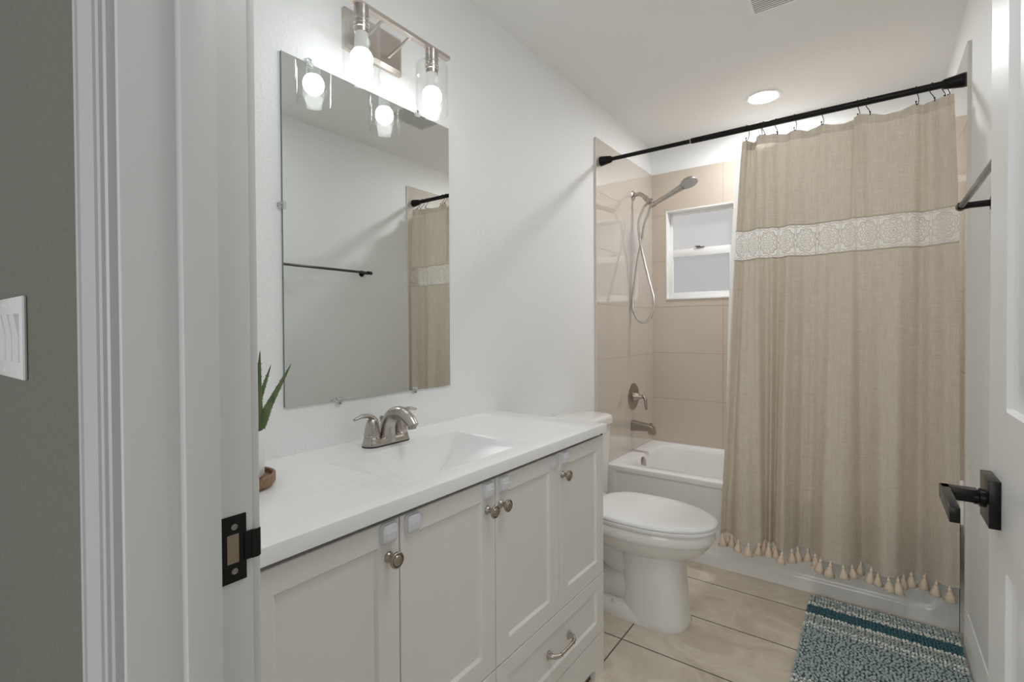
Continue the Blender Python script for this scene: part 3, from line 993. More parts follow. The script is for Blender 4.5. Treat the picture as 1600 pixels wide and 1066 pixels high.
for ly in (LYA, LYB):
    bm = B()
    lathe(bm, (LX, ly, BZ), (0, 0, -1), [(0.0, 0.0195), (0.036, 0.0195), (0.037, 0.0185)], 36)
    lathe(bm, (LX, ly, BZ - 0.037), (0, 0, -1), [(0.0, 0.0185), (0.006, 0.0185), (0.007, 0.021), (0.012, 0.021), (0.013, 0.0195), (0.017, 0.0195), (0.018, 0.021), (0.022, 0.021), (0.023, 0.019), (0.034, 0.0185), (0.034, 0.0155)], 36)
    sk = obj('socket', bm, M['nickel'], vl, smooth=40)
    bm = B()
    zT = BZ - 0.042; zB = 1.872
    prof = [(0.021, zT + 0.001), (0.040, zT), (0.048, zT - 0.002), (0.0500, zT - 0.006), (0.0500, zB), (0.0492, zB - 0.0012), (0.0470, zB), (0.0470, zT - 0.007), (0.045, zT - 0.0035), (0.021, zT - 0.003)]
    lathe(bm, (LX, ly, 0), (0, 0, 1), [(z, r) for r, z in prof], 56, cap0=False, cap1=False)
    obj('glass_shade', bm, M['glass'], vl, smooth=60)
    bm = B()
    zc = 1.927
    prof = [(BZ - 0.066, 0.0165), (BZ - 0.080, 0.0170), (BZ - 0.090, 0.0185)]
    prof += [(zc + 0.0310 * math.cos(a), 0.0300 * math.sin(a)) for a in [math.radians(42 + 138 * i / 14) for i in range(15)]]
    n_neck = 3
    lathe(bm, (LX, ly, 0), (0, 0, 1), prof, 36, cap0=True, cap1=True)
    for f in bm.faces:
        f.material_index = 0 if f.calc_center_median().z < zc + 0.024 else 1
    bl = obj('bulb', bm, [M['bulb'], M['white_plastic']], vl, smooth=60)

# ================================================================== TOILET
TCY = 2.00
to = thing('toilet', (0.35, TCY, 0.0), 'white two-piece toilet with closed oval seat between the vanity and the tub', 'toilet')
def egg(x0, x1, hw, z, n=56, sq=2.25, back=0.62, cy=TCY):
    """toilet outline: blunt at x0 (wall end), rounder and longer towards x1"""
    xm = x0 + (x1 - x0) * 0.42
    o = []
    for i in range(n):
        a = 2 * PI * i / n
        ca, sa = math.cos(a), math.sin(a)
        if ca >= 0:
            x = xm + (x1 - xm) * abs(ca) ** (2 / 2.15)
            y = hw * (1 if sa >= 0 else -1) * abs(sa) ** (2 / 2.15)
        else:
            x = xm - (xm - x0) * abs(ca) ** (2 / 3.4)
            y = hw * (1 if sa >= 0 else -1) * abs(sa) ** (2 / 3.0)
            y *= 1 - (1 - back) * (abs(ca) ** 2.0)
        o.append((x, cy + y, z))
    return o
bm = B()
# bowl: rim band, then the belly tucking in to the pedestal
prof = [(0.200, 0.735, 0.172, 0.405), (0.196, 0.740, 0.178, 0.400), (0.196, 0.741, 0.179, 0.368), (0.200, 0.736, 0.1755, 0.358), (0.205, 0.730, 0.171, 0.353),
        (0.212, 0.722, 0.166, 0.338), (0.225, 0.706, 0.155, 0.318), (0.245, 0.684, 0.139, 0.300), (0.270, 0.655, 0.120, 0.286), (0.31, 0.625, 0.100, 0.275)]
rings(bm, [egg(*p) for p in prof])
# pedestal column under the front of the bowl
def oval(cx, hx, hy, z, n=44, p=2.6):
    o = []
    for i in range(n):
        a = 2 * PI * i / n
        ca, sa = math.cos(a), math.sin(a)
        o.append((cx + hx * math.copysign(abs(ca) ** (2 / p), ca), TCY + hy * math.copysign(abs(sa) ** (2 / p), sa), z))
    return o
rings(bm, [oval(0.500, 0.128, 0.112, 0.305), oval(0.500, 0.126, 0.108, 0.25), oval(0.503, 0.126, 0.106, 0.18), oval(0.506, 0.128, 0.107, 0.09), oval(0.510, 0.132, 0.109, 0.03), oval(0.512, 0.134, 0.110, 0.012), oval(0.512, 0.130, 0.106, 0.0)])
# foot
def foot(s, z):
    return [(a, b, z) for a, b in rrect(0.335, TCY, 0.215 + s, 0.108 + s, 0.05, 8)]
rings(bm, [foot(0.0, 0.0), foot(0.002, 0.01), foot(-0.004, 0.035), foot(-0.016, 0.052), foot(-0.040, 0.058)])
# trapway swelling visible on the flanks
tube(bm, [(0.46, TCY, 0.235), (0.40, TCY, 0.215), (0.345, TCY, 0.225), (0.285, TCY, 0.265), (0.225, TCY, 0.27), (0.18, TCY, 0.20), (0.165, TCY, 0.10), (0.165, TCY, 0.03)],
     [0.075, 0.078, 0.078, 0.076, 0.075, 0.075, 0.08, 0.085], 24, 8)
tube(bm, [(0.47, TCY, 0.14), (0.40, TCY, 0.115), (0.32, TCY, 0.10), (0.24, TCY, 0.075)], [0.085, 0.080, 0.074, 0.07], 24, 8)
# shelf that carries the tank
box(bm, 0.045, 0.255, TCY - 0.115, TCY + 0.115, 0.30, 0.392, 0.02, 4)
obj('bowl', bm, M['ceramic'], to, smooth=50)
bm = B()
rings(bm, [egg(0.236, 0.744, 0.180, 0.406, back=0.8), egg(0.233, 0.748, 0.183, 0.410, back=0.8), egg(0.233, 0.748, 0.183, 0.4195, back=0.8), egg(0.236, 0.744, 0.180, 0.422, back=0.8)])
obj('seat', bm, M['seat'], to, smooth=40)
bm = B()
rings(bm, [egg(0.240, 0.741, 0.178, 0.4235, back=0.8), egg(0.234, 0.749, 0.1835, 0.4265, back=0.8), egg(0.234, 0.749, 0.1835, 0.433, back=0.8), egg(0.240, 0.742, 0.179, 0.439, back=0.8), egg(0.258, 0.722, 0.165, 0.4425, back=0.8), egg(0.30, 0.66, 0.12, 0.4445, back=0.8)])
obj('seat_lid', bm, M['seat'], to, smooth=40)
for s in (-1, 1):
    bm = B()
    tube(bm, [(0.224, TCY + s * 0.075 - 0.022, 0.418), (0.224, TCY + s * 0.075 + 0.022, 0.418)], 0.013, 16, 1, smooth_path=False)
    obj('hinge', bm, M['seat'], to)
bm = B()
def tank(s, z, x1=0.205):
    return [(a, b, z) for a, b in rrect((0.018 + x1) / 2, TCY, (x1 - 0.018) / 2 + s, 0.205 + s, 0.035, 8)]
rings(bm, [tank(-0.02, 0.392), tank(-0.004, 0.40), tank(0.0, 0.42), tank(0.010, 0.744, 0.208)])
obj('tank', bm, M['ceramic'], to, smooth=40)
bm = B()
def lid(s, z):
    return [(a, b, z) for a, b in rrect(0.120, TCY, 0.112 + s, 0.224 + s, 0.055, 10)]
rings(bm, [lid(-0.006, 0.744), lid(0.0, 0.748), lid(0.0, 0.772), lid(-0.002, 0.779), lid(-0.008, 0.785), lid(-0.02, 0.788)])
obj('tank_lid', bm, M['ceramic'], to, smooth=50)
bm = B(); lathe(bm, (0.360, TCY - 0.088, 0.050), (0, 0, 1), [(0, 0.011), (0.010, 0.011), (0.018, 0.007), (0.020, 0.0)], 20)
obj('bolt_cap', bm, M['white_plastic'], to)

# ================================================================== BATHTUB
TUBZ = 0.428
tub = thing('bathtub', (W / 2, (YTUB + YBT) / 2, 0.0), 'white alcove bathtub with panelled apron behind the shower curtain', 'bathtub')
X0, X1 = TT + 0.001, W - TT - 0.001
bm = B()
cyb = (YTUB + YBT) / 2
N = 8
def rr3(x0, x1, y0, y1, r, z):
    return [(a, b, z) for a, b in rrect((x0 + x1) / 2, (y0 + y1) / 2, (x1 - x0) / 2, (y1 - y0) / 2, r, N)]
rs = [rr3(X0, X1, YTUB + 0.004, YBT - 0.001, 0.003, TUBZ - 0.030), rr3(X0, X1, YTUB, YBT - 0.001, 0.003, TUBZ - 0.012),
      rr3(X0, X1, YTUB + 0.003, YBT - 0.001, 0.003, TUBZ - 0.003), rr3(X0, X1, YTUB + 0.010, YBT - 0.001, 0.004, TUBZ),
      rr3(X0 + 0.085, X1 - 0.075, YTUB + 0.082, YBT - 0.050, 0.13, TUBZ), rr3(X0 + 0.094, X1 - 0.084, YTUB + 0.090, YBT - 0.058, 0.13, TUBZ - 0.006),
      rr3(X0 + 0.100, X1 - 0.095, YTUB + 0.095, YBT - 0.063, 0.13, TUBZ - 0.03), rr3(X0 + 0.112, X1 - 0.150, YTUB + 0.103, YBT - 0.072, 0.13, TUBZ - 0.16),
      rr3(X0 + 0.130, X1 - 0.240, YTUB + 0.115, YBT - 0.085, 0.13, TUBZ - 0.30), rr3(X0 + 0.150, X1 - 0.280, YTUB + 0.140, YBT - 0.110, 0.12, TUBZ - 0.335),
      rr3(X0 + 0.210, X1 - 0.340, YTUB + 0.200, YBT - 0.170, 0.10, TUBZ - 0.345)]
rings(bm, rs, cap0=False)
obj('shell', bm, M['tub'], tub, smooth=45)
# apron: sunk panel with rounded corners
bm = B()
def apron_y(x, z):
    ax0, ax1, az0, az1, rad = X0 + 0.05, X1 - 0.055, 0.062, 0.70, 0.055
    qx = abs(x - (ax0 + ax1) / 2) - (ax1 - ax0) / 2 + rad
    qz = abs(z - (az0 + az1) / 2) - (az1 - az0) / 2 + rad
    d = math.hypot(max(qx, 0), max(qz, 0)) + min(max(qx, qz), 0) - rad
    base = 0.009 * sstep(0.010, -0.012, d)
    return YTUB + 0.003 + base
def sfloat(a, b, n):
    return lin(a, b, n)
axs = sorted(set(sfloat(X0, X0 + 0.13, 26) + sfloat(X0 + 0.13, X1 - 0.13, 30) + sfloat(X1 - 0.13, X1, 26)))
azs = sorted(set(sfloat(0.0, 0.14, 30) + sfloat(0.14, 0.30, 6) + sfloat(0.30, TUBZ - 0.028, 24)))
gv = [[bm.verts.new((x, apron_y(x, z), z)) for z in azs] for x in axs]
for i in range(len(axs) - 1):
    for j in range(len(azs) - 1):
        bm.faces.new((gv[i][j], gv[i + 1][j], gv[i + 1][j + 1], gv[i][j + 1]))
obj('apron', bm, M['tub'], tub, smooth=60)
bm = B()
c = (X0 + 0.1010, 2.868, TUBZ - 0.042)
rs = []
lathe(bm, c, (1, 0, 0.16), [(-0.004, 0.034), (0.004, 0.034), (0.008, 0.030), (0.010, 0.018), (0.0105, 0.0)], 36)
obj('overflow_plate', bm, M['nickel'], tub, smooth=40)

# ================================================================== SHOWER FITTINGS on the left tiled wall
SX = TT
sh = thing('hand_shower', (SX, 2.972, 2.035), 'brushed nickel hand shower on a wall arm with looped metal hose', 'shower head')
bm = B(); lathe(bm, (SX, 2.972, 2.035), (1, 0, 0), [(0, 0.031), (0.003, 0.0305), (0.008, 0.024), (0.011, 0.013), (0.011, 0.009)], 36)
obj('flange', bm, M['nickel'], sh, smooth=40)
bm = B()
A0, A1, A2 = Vector((SX, 2.972, 2.035)), Vector((SX + 0.045, 2.966, 2.036)), Vector((SX + 0.083, 2.960, 2.008))
tube(bm, [A0, (SX + 0.025, 2.969, 2.037), A1 + Vector((0.008, 0, -0.002)), A2], 0.0125, 18, 8)
obj('shower_arm', bm, M['nickel'], sh, smooth=60)
bm = B()
ad = Vector((0.70, 0, -0.72)).normalized()
lathe(bm, A2 - ad * 0.004, ad, [(0, 0.0135), (0.003, 0.0160), (0.022, 0.0180), (0.024, 0.0145), (0.030, 0.0135), (0.034, 0.0165), (0.052, 0.0165), (0.055, 0.012)], 24)
J = A2 + ad * 0.042
# outlet for the hose (points back down to the left) and the cradle (points down to the right)
hd = Vector((-0.80, 0, -0.55)).normalized()
lathe(bm, J, hd, [(0, 0.010), (0.018, 0.0105), (0.020, 0.0085), (0.040, 0.0075)], 20)
hand_base = J + Vector((0.022, 0.0, -0.022))
wd = Vector((0.295, -0.005, 0.128)).normalized()
lathe(bm, hand_base - wd * 0.013, wd, [(0, 0.0145), (0.002, 0.0155), (0.024, 0.0165), (0.026, 0.0150)], 24)
sphere(bm, J + Vector((0.020, -0.012, 0.012)), 0.008)
obj('swivel_holder', bm, M['nickel'], sh, smooth=45)
bm = B()
HL = 0.165
tube(bm, [hand_base - wd * 0.022, hand_base + wd * 0.04, hand_base + wd * 0.11, hand_base + wd * HL, hand_base + wd * (HL + 0.03)], [0.0130, 0.0150, 0.0160, 0.0185, 0.0205], 20, 8)
# head: an oval dome facing down to the right
hc = hand_base + wd * (HL + 0.070)
fn = Vector((0.30, -0.28, -0.90)).normalized()      # spray face direction
fu = (wd - fn * wd.dot(fn)).normalized()
fv = fn.cross(fu)
rs = []
for t, r in ((-0.026, 0.004), (-0.0245, 0.020), (-0.019, 0.034), (-0.010, 0.044), (0.0, 0.0475), (0.004, 0.0470)):
    rs.append([hc + fn * t + fu * r * 1.12 * math.cos(2 * PI * k / 40) - fu * (0.010 if t < -0.02 else 0.0) + fv * r * math.sin(2 * PI * k / 40) for k in range(40)])
rings(bm, rs)
obj('handset', bm, M['nickel'], sh, smooth=60)
bm = B()
rs = []
for t, r in ((0.003, 0.0455), (0.0065, 0.0440), (0.008, 0.040), (0.0085, 0.002)):
    rs.append([hc + fn * t + fu * r * 1.12 * math.cos(2 * PI * k / 40) + fv * r * math.sin(2 * PI * k / 40) for k in range(40)])
rings(bm, rs)
for rr_, n_ in ((0.034, 18), (0.024, 12), (0.014, 7)):
    for k in range(n_):
        a = 2 * PI * k / n_
        q = hc + fn * 0.008 + fu * rr_ * 1.12 * math.cos(a) + fv * rr_ * math.sin(a)
        lathe(bm, q, fn, [(-0.001, 0.0022), (0.0025, 0.0016), (0.003, 0.0004)], 8)
obj('spray_face', bm, M['grey_nozzle'], sh, smooth=40)
bm = B()
q = hc - fu * 0.050 + fn * 0.006
box(bm, q.x - 0.006, q.x + 0.006, q.y - 0.006, q.y + 0.006, q.z - 0.006, q.z + 0.006, 0.002)
obj('spray_button', bm, M['dark'], sh)
bm = B()
h0 = J + hd * 0.038
h1 = hand_base - wd * 0.020
tube(bm, [h0, (0.063, 2.950, 1.883), (0.060, 2.945, 1.799), (0.086, 2.932, 1.676), (0.125, 2.925, 1.519), (0.162, 2.920, 1.384), (0.160, 2.915, 1.307), (0.124, 2.915, 1.241), (0.073, 2.920, 1.242),
          (0.030, 2.930, 1.307), (0.0235, 2.937, 1.358), (0.026, 2.944, 1.431), (0.049, 2.954, 1.622), (0.070, 2.960, 1.728), (0.089, 2.963, 1.845), (0.115, 2.962, 1.905), h1], 0.0080, 14, 8)
obj('hose', bm, M['hose'], sh, smooth=60)

vv = thing('shower_valve', (SX, 2.968, 0.768), 'round dark nickel shower valve plate with lever above the tub spout', 'shower valve')
bm = B(); lathe(bm, (SX, 2.968, 0.768), (1, 0, 0), [(0, 0.084), (0.003, 0.084), (0.007, 0.079), (0.009, 0.060), (0.0095, 0.040), (0.008, 0.036), (0.008, 0.0)], 56)
obj('escutcheon', bm, M['nickel_dark'], vv, smooth=40)
bm = B()
lathe(bm, (SX + 0.008, 2.968, 0.768), (1, 0, 0), [(0, 0.030), (0.006, 0.029), (0.020, 0.022), (0.036, 0.016), (0.050, 0.0125), (0.056, 0.010), (0.058, 0.0)], 36)
tube(bm, [(SX + 0.046, 2.968, 0.770), (SX + 0.068, 2.966, 0.772), (SX + 0.083, 2.962, 0.752), (SX + 0.086, 2.958, 0.720), (SX + 0.092, 2.956, 0.692)],
     [0.010, 0.0105, 0.0095, 0.0085, 0.0065], 18, 8)
obj('lever_handle', bm, M['nickel_dark'], vv, smooth=55)

sp = thing('tub_spout', (SX, 2.955, 0.585), 'dark nickel tub spout with pull-up knob over the bathtub end', 'tub spout')
bm = B()
def spr(x, hw, zt, zb, r=0.008):
    return [(x, a, b) for a, b in rrect(2.955, (zt + zb) / 2, hw, (zt - zb) / 2, r, 5)]
rings(bm, [spr(SX, 0.030, 0.618, 0.553), spr(SX + 0.004, 0.029, 0.617, 0.554), spr(SX + 0.06, 0.026, 0.610, 0.557), spr(SX + 0.108, 0.0235, 0.603, 0.560), spr(SX + 0.112, 0.0235, 0.602, 0.542),
           spr(SX + 0.135, 0.0225, 0.594, 0.541, 0.006), spr(SX + 0.144, 0.0215, 0.568, 0.541, 0.005)])
obj('spout_body', bm, M['nickel_dark'], sp, smooth=35)
bm = B(); lathe(bm, (SX + 0.120, 2.955, 0.594), (0, 0, 1), [(0, 0.0035), (0.012, 0.003), (0.014, 0.006), (0.018, 0.0075), (0.020, 0.004)], 18)
obj('diverter_knob', bm, M['nickel_dark'], sp)

# ================================================================== CURTAIN ROD, HOOKS, CURTAIN, LINER
RY, RZ = 2.518, 2.128
rod = thing('curtain_rod', (W / 2, RY, RZ), 'black tension shower rod spanning the tub alcove', 'curtain rod')
bm = B(); lathe(bm, (TT + 0.03, RY, RZ), (1, 0, 0), [(0, 0.0105), (0.470, 0.0105)], 24)
obj('inner_tube', bm, M['black'], rod, smooth=40)
bm = B(); lathe(bm, (0.502, RY, RZ), (1, 0, 0), [(0, 0.0105), (0.001, 0.0135), (W - TT - 0.04 - 0.502, 0.0135)], 24)
obj('outer_tube', bm, M['black'], rod, smooth=40)
bm = B(); lathe(bm, (0.499, RY, RZ), (1, 0, 0), [(0, 0.0112), (0.0035, 0.0138)], 24)
obj('joint_ring', bm, M['white_plastic'], rod, smooth=40)
for x, s in ((TT, 1), (W - TT, -1)):
    bm = B(); lathe(bm, (x, RY, RZ), (s, 0, 0), [(0, 0.026), (0.004, 0.0265), (0.058, 0.0185), (0.062, 0.016), (0.066, 0.0135)], 32)
    obj('end_cap', bm, M['black'], rod, smooth=40)

# ---- shared fold shape. Each key: (u-position along the cloth, x, y) for top and for hem
TOPK = [(0.738, 2.520), (0.752, 2.515), (0.764, 2.530), (0.774, 2.552), (0.788, 2.548), (0.802, 2.505), (0.816, 2.480), (0.842, 2.488), (0.875, 2.505), (0.905, 2.520), (0.930, 2.522), (0.955, 2.508),
        (0.990, 2.528), (1.022, 2.530), (1.056, 2.512), (1.095, 2.524), (1.135, 2.530), (1.165, 2.540), (1.170, 2.512), (1.190, 2.488), (1.218, 2.505), (1.262, 2.520), (1.315, 2.525), (1.365, 2.505),
        (1.395, 2.525), (1.418, 2.510), (1.448, 2.490), (1.478, 2.482)]
HEMK = [(0.650, 2.468), (0.660, 2.505), (0.672, 2.530), (0.700, 2.490), (0.742, 2.455), (0.785, 2.458), (0.822, 2.490), (0.835, 2.535), (0.852, 2.500), (0.868, 2.535), (0.882, 2.480), (0.912, 2.452),
        (0.945, 2.490), (0.972, 2.545), (1.000, 2.548), (1.030, 2.512), (1.062, 2.462), (1.108, 2.432), (1.150, 2.455), (1.190, 2.515), (1.222, 2.512), (1.262, 2.440), (1.302, 2.425), (1.335, 2.500),
        (1.372, 2.548), (1.412, 2.535), (1.456, 2.478), (1.498, 2.470)]
NK = len(TOPK)
TS = catmull([(a, b, 0) for a, b in TOPK], 10)
HS = catmull([(a, b, 0) for a, b in HEMK], 10)
NU = len(TS)
CTOP, CHEM = 2.068, 0.212
LZ1, LZ0 = 1.652, 1.515
def curtain_pt(i, z):
    t = max(0.0, (CTOP - z) / (CTOP - CHEM))
    k = min(1.0, t) ** 0.85
    a, b = TS[i], HS[i]
    p = a.lerp(b, k)
    u = i / (NU - 1)
    y = p.y + 0.0055 * math.sin(u * 71 + z * 1.6) * (0.3 + t) + 0.003 * math.sin(u * 133 + 2.0 * z)
    # top edge sags a little between the hooks
    x = p.x
    # right side: cloth bows towards the wall below the rod
    if u > 0.8:
        s = (u - 0.8) / 0.2
        x += 0.011 * s * math.sin(min(1.0, t / 0.35) * PI / 2) * (1 - 0.7 * t)
    return Vector((min(x, W - TT - 0.003), y, z))
hook_x = [0.760, 0.815, 0.826, 0.877, 0.953, 1.054, 1.181, 1.214, 1.371, 1.416, 1.449, 1.462]
def top_z(x):
    d = min(abs(x - h) for h in hook_x)
    return CTOP - 0.010 * min(1.0, d / 0.05) ** 1.5 + 0.004
# arc lengths for uv
arc = [0.0]
for i in range(1, NU):
    arc.append(arc[-1] + (HS[i] - HS[i - 1]).length * 0.6 + (TS[i] - TS[i - 1]).length * 0.4)
def cloth_sheet(zs, fz=None, uvscale=(1, 1, 0), off=0.0):
    bm = B()
    uvl = bm.loops.layers.uv.new('UVMap')
    gv = []
    for i in range(NU):
        row = []
        for z in zs:
            zz = z
            if fz:
                zz = fz(i, z)
            p = curtain_pt(i, zz) + Vector((0, off, 0))
            row.append(bm.verts.new(p))
        gv.append(row)
    for i in range(NU - 1):
        for j in range(len(zs) - 1):
            f = bm.faces.new((gv[i][j], gv[i + 1][j], gv[i + 1][j + 1], gv[i][j + 1]))
            for l, (a, b) in zip(f.loops, ((i, j), (i + 1, j), (i + 1, j + 1), (i, j + 1))):
                l[uvl].uv = (arc[a] * uvscale[0], (zs[b] - uvscale[2]) * uvscale[1])
    return bm
cur = thing('shower_curtain', (1.12, 2.50, 0.20), 'natural linen shower curtain with lace band and tasselled hem hanging outside the tub', 'shower curtain')
obj('upper_panel', cloth_sheet(lin(CTOP - 0.038, LZ1, 14)), M['linen'], cur, smooth=180)
def fz_top(i, z):
    if z > CTOP - 0.001:
        return top_z(curtain_pt(i, CTOP).x)
    return z
obj('top_hem', cloth_sheet([CTOP - 0.038, CTOP - 0.019, CTOP], fz_top, off=-0.0015), M['hem'], cur, smooth=180)
lace = obj('lace_band', cloth_sheet(lin(LZ0, LZ1, 6), uvscale=(1 / (LZ1 - LZ0), 1 / (LZ1 - LZ0), LZ0)), M['lace'], cur, smooth=180)
lace['label'] = 'open crochet lace band with round medallions'
obj('lower_panel', cloth_sheet(lin(LZ0, CHEM + 0.018, 40)), M['linen'], cur, smooth=180)
obj('bottom_hem', cloth_sheet([CHEM, CHEM + 0.009, CHEM + 0.018], off=-0.001), M['hem'], cur, smooth=180)
# rolled edges above and below the lace
for z in (LZ0, LZ1):
    bm = B()
    tube(bm, [curtain_pt(i, z) for i in range(0, NU, 2)], 0.003, 8, smooth_path=False)
    obj('lace_seam', bm, M['hem'], cur, smooth=60)
# tassels
def tassel_bm():
    bm = B()
    lathe(bm, (0, 0, 0), (0, 0, -1), [(-0.004, 0.0015), (0.004, 0.0016), (0.006, 0.0042), (0.010, 0.0050), (0.013, 0.0040), (0.015, 0.0032)], 12)
    n = 14
    prof = [(0.014, 0.0034), (0.022, 0.0066), (0.034, 0.0105), (0.046, 0.0146), (0.0475, 0.0130)]
    rs = []
    for t, r in prof:
        rs.append([(r * (1 + 0.20 * (-1) ** k) * math.cos(2 * PI * k / (2 * n)), r * (1 + 0.20 * (-1) ** k) * math.sin(2 * PI * k / (2 * n)), -t - (0.003 * ((k * 7) % 5) / 5 if t > 0.04 else 0)) for k in range(2 * n)])
    rings(bm, rs)
    return bm
tb = tassel_bm()
tme = bpy.data.meshes.new('tassel'); bmesh.ops.recalc_face_normals(tb, faces=tb.faces); tb.to_mesh(tme); tb.free()
for p in tme.polygons:
    p.use_smooth = True
tme.materials.append(M['tassel'])
harc = [0.0]
for i in range(1, NU):
    harc.append(harc[-1] + (HS[i] - HS[i - 1]).length)
nt_ = 29
rnd = random.Random(3)
for k in range(nt_):
    target = harc[-1] * (k + 0.35) / nt_
    i = min(range(NU), key=lambda q: abs(harc[q] - target))
    p = curtain_pt(i, CHEM)
    o = bpy.data.objects.new('tassel', tme); COL.objects.link(o); o.parent = cur
    o.location = p - Vector((1.12, 2.50, 0.20))
    o.rotation_euler = (rnd.uniform(-0.12, 0.12), rnd.uniform(-0.16, 0.16), rnd.uniform(0, 3))
    s = rnd.uniform(1.08, 1.30); o.scale = (s, s, s)
# hooks
def hook_bm():
    """S-shaped wire hung on the rod; origin at the rod centre"""
    bm = B()
    pts = []
    R = 0.0155
    for k in range(10):
        a = math.radians(215 - 240 * k / 9)
        pts.append((0.0, R * math.cos(a), R * math.sin(a)))
    pts += [(0.003, 0.012, -0.018), (0.007, 0.002, -0.034), (0.008, -0.006, -0.048), (0.007, -0.010, -0.056), (0.004, -0.016, -0.062), (0.002, -0.019, -0.055), (0.002, -0.018, -0.050)]
    tube(bm, pts, 0.0015, 8, 4)
    sphere(bm, (0.002, -0.018, -0.0495), 0.0032, u=10, v=8)
    return bm
hb = hook_bm()
hme = bpy.data.meshes.new('curtain_hook'); bmesh.ops.recalc_face_normals(hb, faces=hb.faces); hb.to_mesh(hme); hb.free()
for p in hme.polygons:
    p.use_smooth = True
hme.materials.append(M['black'])
hlab = ['black curtain hook furthest left on the rod', 'second black curtain hook from the left, touching the third', 'third black curtain hook from the left, touching the second',
        'fourth black curtain hook from the left end of the curtain', 'fifth black curtain hook from the left end of the curtain', 'black curtain hook alone near the curtain middle, sixth from the left',
        'seventh black curtain hook from the left, at the pleat right of the middle', 'eighth black curtain hook from the left, just right of the middle pleat',
        'black curtain hook fourth from the right end of the rod', 'black curtain hook third from the right end of the rod', 'black curtain hook second from the right end of the rod', 'black curtain hook furthest right, beside the rod end cap']
tilt = [-0.25, -0.05, 0.45, 0.35, -0.12, -0.05, -0.05, 0.40, -0.22, 0.35, 0.1, -0.05]
for hx, lb, tl in zip(hook_x, hlab, tilt):
    o = bpy.data.objects.new('curtain_hook', hme); COL.objects.link(o)
    o.location = (hx, RY, RZ); o.rotation_euler = (0, 0, tl)
    tag(o, lb, 'curtain hook', 'black hooks along the shower rod')
# liner
bm = B()
n = 90
gv = []
for i in range(n + 1):
    u = i / n
    row = []
    for z in lin(2.082, 0.235, 18):
        t = (2.082 - z) / 1.847
        xl = interp([0, 0.08, 0.2, 0.45, 1.0], [0.730, 0.700, 0.684, 0.664, 0.648], t)
        x = xl + u * (1.478 + 0.026 * min(1.0, t * 4) - xl)
        y = 2.564 + 0.004 * math.sin(u * 2 * PI * 11 + 0.6) * (0.6 + 0.4 * t) + 0.003 * t
        row.append(bm.verts.new((x, y, z)))
    gv.append(row)
for i in range(n):
    for j in range(18):
        bm.faces.new((gv[i][j], gv[i + 1][j], gv[i + 1][j + 1], gv[i][j + 1]))
ln_ = obj('shower_liner', bm, M['liner'], smooth=180)
tag(ln_, 'plain white shower liner showing at the left edge behind the linen curtain', 'shower liner')

# ================================================================== TOWEL BAR on the right wall
tw = thing('towel_bar', (W, 1.75, 1.575), 'black towel bar on the right wall beyond the door edge', 'towel bar')
TBX, TBZ = 1.455, 1.572
for yb in (1.455, 2.062):
    bm = B()
    lathe(bm, (W, yb, TBZ), (-1, 0, 0), [(0, 0.021), (0.002, 0.021), (0.0035, 0.019), (0.004, 0.010), (0.050, 0.0095), (0.0555, 0.011), (0.069, 0.012), (0.078, 0.010), (0.0795, 0.004)], 28)
    obj('post', bm, M['black'], tw, smooth=40)
bm = B()
lathe(bm, (TBX, 1.425, TBZ), (0, 1, 0), [(0, 0.004), (0.003, 0.0105), (0.010, 0.0125), (0.017, 0.0105), (0.020, 0.0080), (0.648, 0.0080), (0.652, 0.0105), (0.659, 0.0125), (0.666, 0.0105), (0.669, 0.004)], 24)
obj('bar', bm, M['blacksatin'], tw, smooth=50)

# ================================================================== CEILING VENT and RECESSED LIGHT
vt = thing('ceiling_vent', (0.945, 2.01, H), 'white louvred air vent in the ceiling between vanity and shower rod', 'air vent')
vx0, vx1, vy0, vy1 = 0.838, 1.052, 1.855, 2.168
bm = B()
def fr(s, z):
    return [(vx0 + s, vy0 + s, z), (vx1 - s, vy0 + s, z), (vx1 - s, vy1 - s, z), (vx0 + s, vy1 - s, z)]
rings(bm, [fr(0, H), fr(0, H - 0.003), fr(0.012, H - 0.010), fr(0.020, H - 0.010), fr(0.020, H - 0.001)], cap0=False, cap1=False)
obj('vent_frame', bm, M['vinyl'], vt, smooth=0)
bm = B()
k = 0
y = vy0 + 0.024
while y < vy1 - 0.022:
    rings(bm, [[(x, y, H - 0.0098), (x, y + 0.0072, H - 0.0086), (x, y + 0.0072, H - 0.0074), (x, y, H - 0.0086)] for x in (vx0 + 0.019, vx1 - 0.019)])
    y += 0.0125
obj('louvres', bm, M['vinyl'], vt, smooth=0)
bm = B(); box(bm, vx0 + 0.019, vx1 - 0.019, vy0 + 0.019, vy1 - 0.019, H - 0.0012, H - 0.0004)
obj('duct_back', bm, simple('vent_duct_shadow_metal', (0.42, 0.41, 0.39), 0.7), vt, smooth=0)
cl = thing('recessed_light', (0.757, 2.955, H), 'round recessed ceiling light glowing above the bathtub', 'ceiling light')
bm = B(); lathe(bm, (0.757, 2.955, H), (0, 0, -1), [(0, 0.090), (0.002, 0.090), (0.005, 0.086), (0.0055, 0.072), (0.003, 0.069), (0.002, 0.069)], 56, cap0=False, cap1=False)
obj('trim_ring', bm, M['vinyl'], cl, smooth=40)
bm = B(); lathe(bm, (0.757, 2.955, H), (0, 0, -1), [(0.001, 0.070), (0.0035, 0.069), (0.0045, 0.05), (0.0048, 0.0)], 48)
obj('diffuser', bm, M['can'], cl, smooth=40)

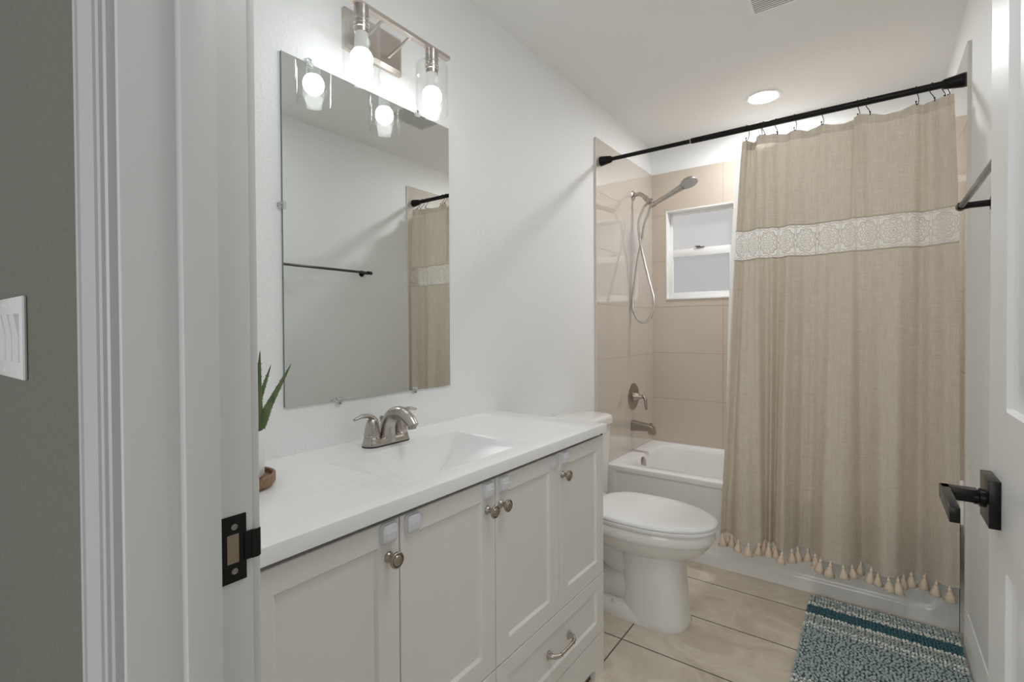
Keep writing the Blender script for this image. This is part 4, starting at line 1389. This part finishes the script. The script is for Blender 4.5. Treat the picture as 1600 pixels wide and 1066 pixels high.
# ================================================================== BATH RUG
RX0, RX1, RY0, RY1 = 1.012, W - 0.018, 1.63, 2.537
rug = thing('bath_rug', ((RX0 + RX1) / 2, (RY0 + RY1) / 2, 0.0), 'blue grey chenille bath rug with teal and white stripes against the tub', 'rug')
bm = B(); box(bm, RX0 + 0.003, RX1 - 0.003, RY0 + 0.003, RY1 - 0.003, 0.0, 0.010, 0.004)
obj('backing', bm, simple('rug_backing', (0.12, 0.155, 0.165), 0.95), rug, smooth=60)
rc = [simple('chenille_blue_grey', (0.45, 0.53, 0.525), 0.95), simple('chenille_white', (0.84, 0.845, 0.81), 0.95), simple('chenille_teal', (0.065, 0.165, 0.195), 0.95),
      simple('chenille_pale_grey', (0.47, 0.48, 0.45), 0.95), simple('chenille_slate', (0.35, 0.43, 0.43), 0.95)]
bm = B()
rnd = random.Random(11)
base_v = []
ico = bmesh.new(); bmesh.ops.create_icosphere(ico, subdivisions=1, radius=1.0)
ico_v = [v.co.copy() for v in ico.verts]; ico_f = [[v.index for v in f.verts] for f in ico.faces]; ico.free()
def stripe(d):
    """d metres from the nearer end of the rug -> material index (some rows mix two yarns)"""
    if d < 0.012: return 4
    if d < 0.024: return 1 if rnd.random() < 0.75 else 0
    if d < 0.036: return 0
    if d < 0.048: return 1 if rnd.random() < 0.55 else 0
    if d < 0.072: return 0 if rnd.random() < 0.7 else 3
    if d < 0.096: return 1 if rnd.random() < 0.75 else 3
    if d < 0.168: return 2
    if d < 0.196: return 1 if rnd.random() < 0.85 else 3
    if d < 0.222: return 3 if rnd.random() < 0.7 else 0
    if d < 0.246: return 3 if rnd.random() < 0.4 else 0
    if d < 0.258: return 1 if rnd.random() < 0.8 else 0
    if d < 0.270: return 0
    if d < 0.281: return 1 if rnd.random() < 0.7 else 0
    return 0 if rnd.random() < 0.7 else 4
ny = int((RY1 - RY0) / 0.0100); nx = int((RX1 - RX0) / 0.0112)
verts = []; faces = []; mids = []
for j in range(ny):
    yb = RY0 + 0.005 + (RY1 - RY0 - 0.010) * j / (ny - 1)
    d = min(yb - RY0, RY1 - yb)
    for i in range(nx):
        xb = RX0 + 0.005 + (RX1 - RX0 - 0.010) * (i + 0.25 * (j % 2)) / (nx - 0.75)
        mi = stripe(d)
        wob = 0.0010 if d < 0.28 else 0.0030
        cxn, cyn = xb + rnd.uniform(-wob, wob), yb + rnd.uniform(-wob, wob)
        hz = rnd.uniform(0.0105, 0.0155)
        rx, ry = rnd.uniform(0.0048, 0.0062), rnd.uniform(0.0046, 0.0060)
        lx, ly = rnd.uniform(-0.003, 0.003), rnd.uniform(-0.003, 0.003)
        b0 = len(verts)
        for v in ico_v:
            zz = 0.009 + v.z * 0.35 * hz + hz * 0.35
            lean = (v.z + 1) / 2
            verts.append((cxn + v.x * rx + lx * lean, cyn + v.y * ry + ly * lean, zz))
        for f in ico_f:
            faces.append([b0 + q for q in f]); mids.append(mi)
rl = wloc(rug)
me = bpy.data.meshes.new('pile')
me.from_pydata([(a - rl.x, b - rl.y, c - rl.z) for a, b, c in verts], [], faces)
for m in rc:
    me.materials.append(m)
for p, mi in zip(me.polygons, mids):
    p.material_index = mi; p.use_smooth = True
po = bpy.data.objects.new('pile', me); COL.objects.link(po); po.parent = rug; po['kind'] = 'stuff'
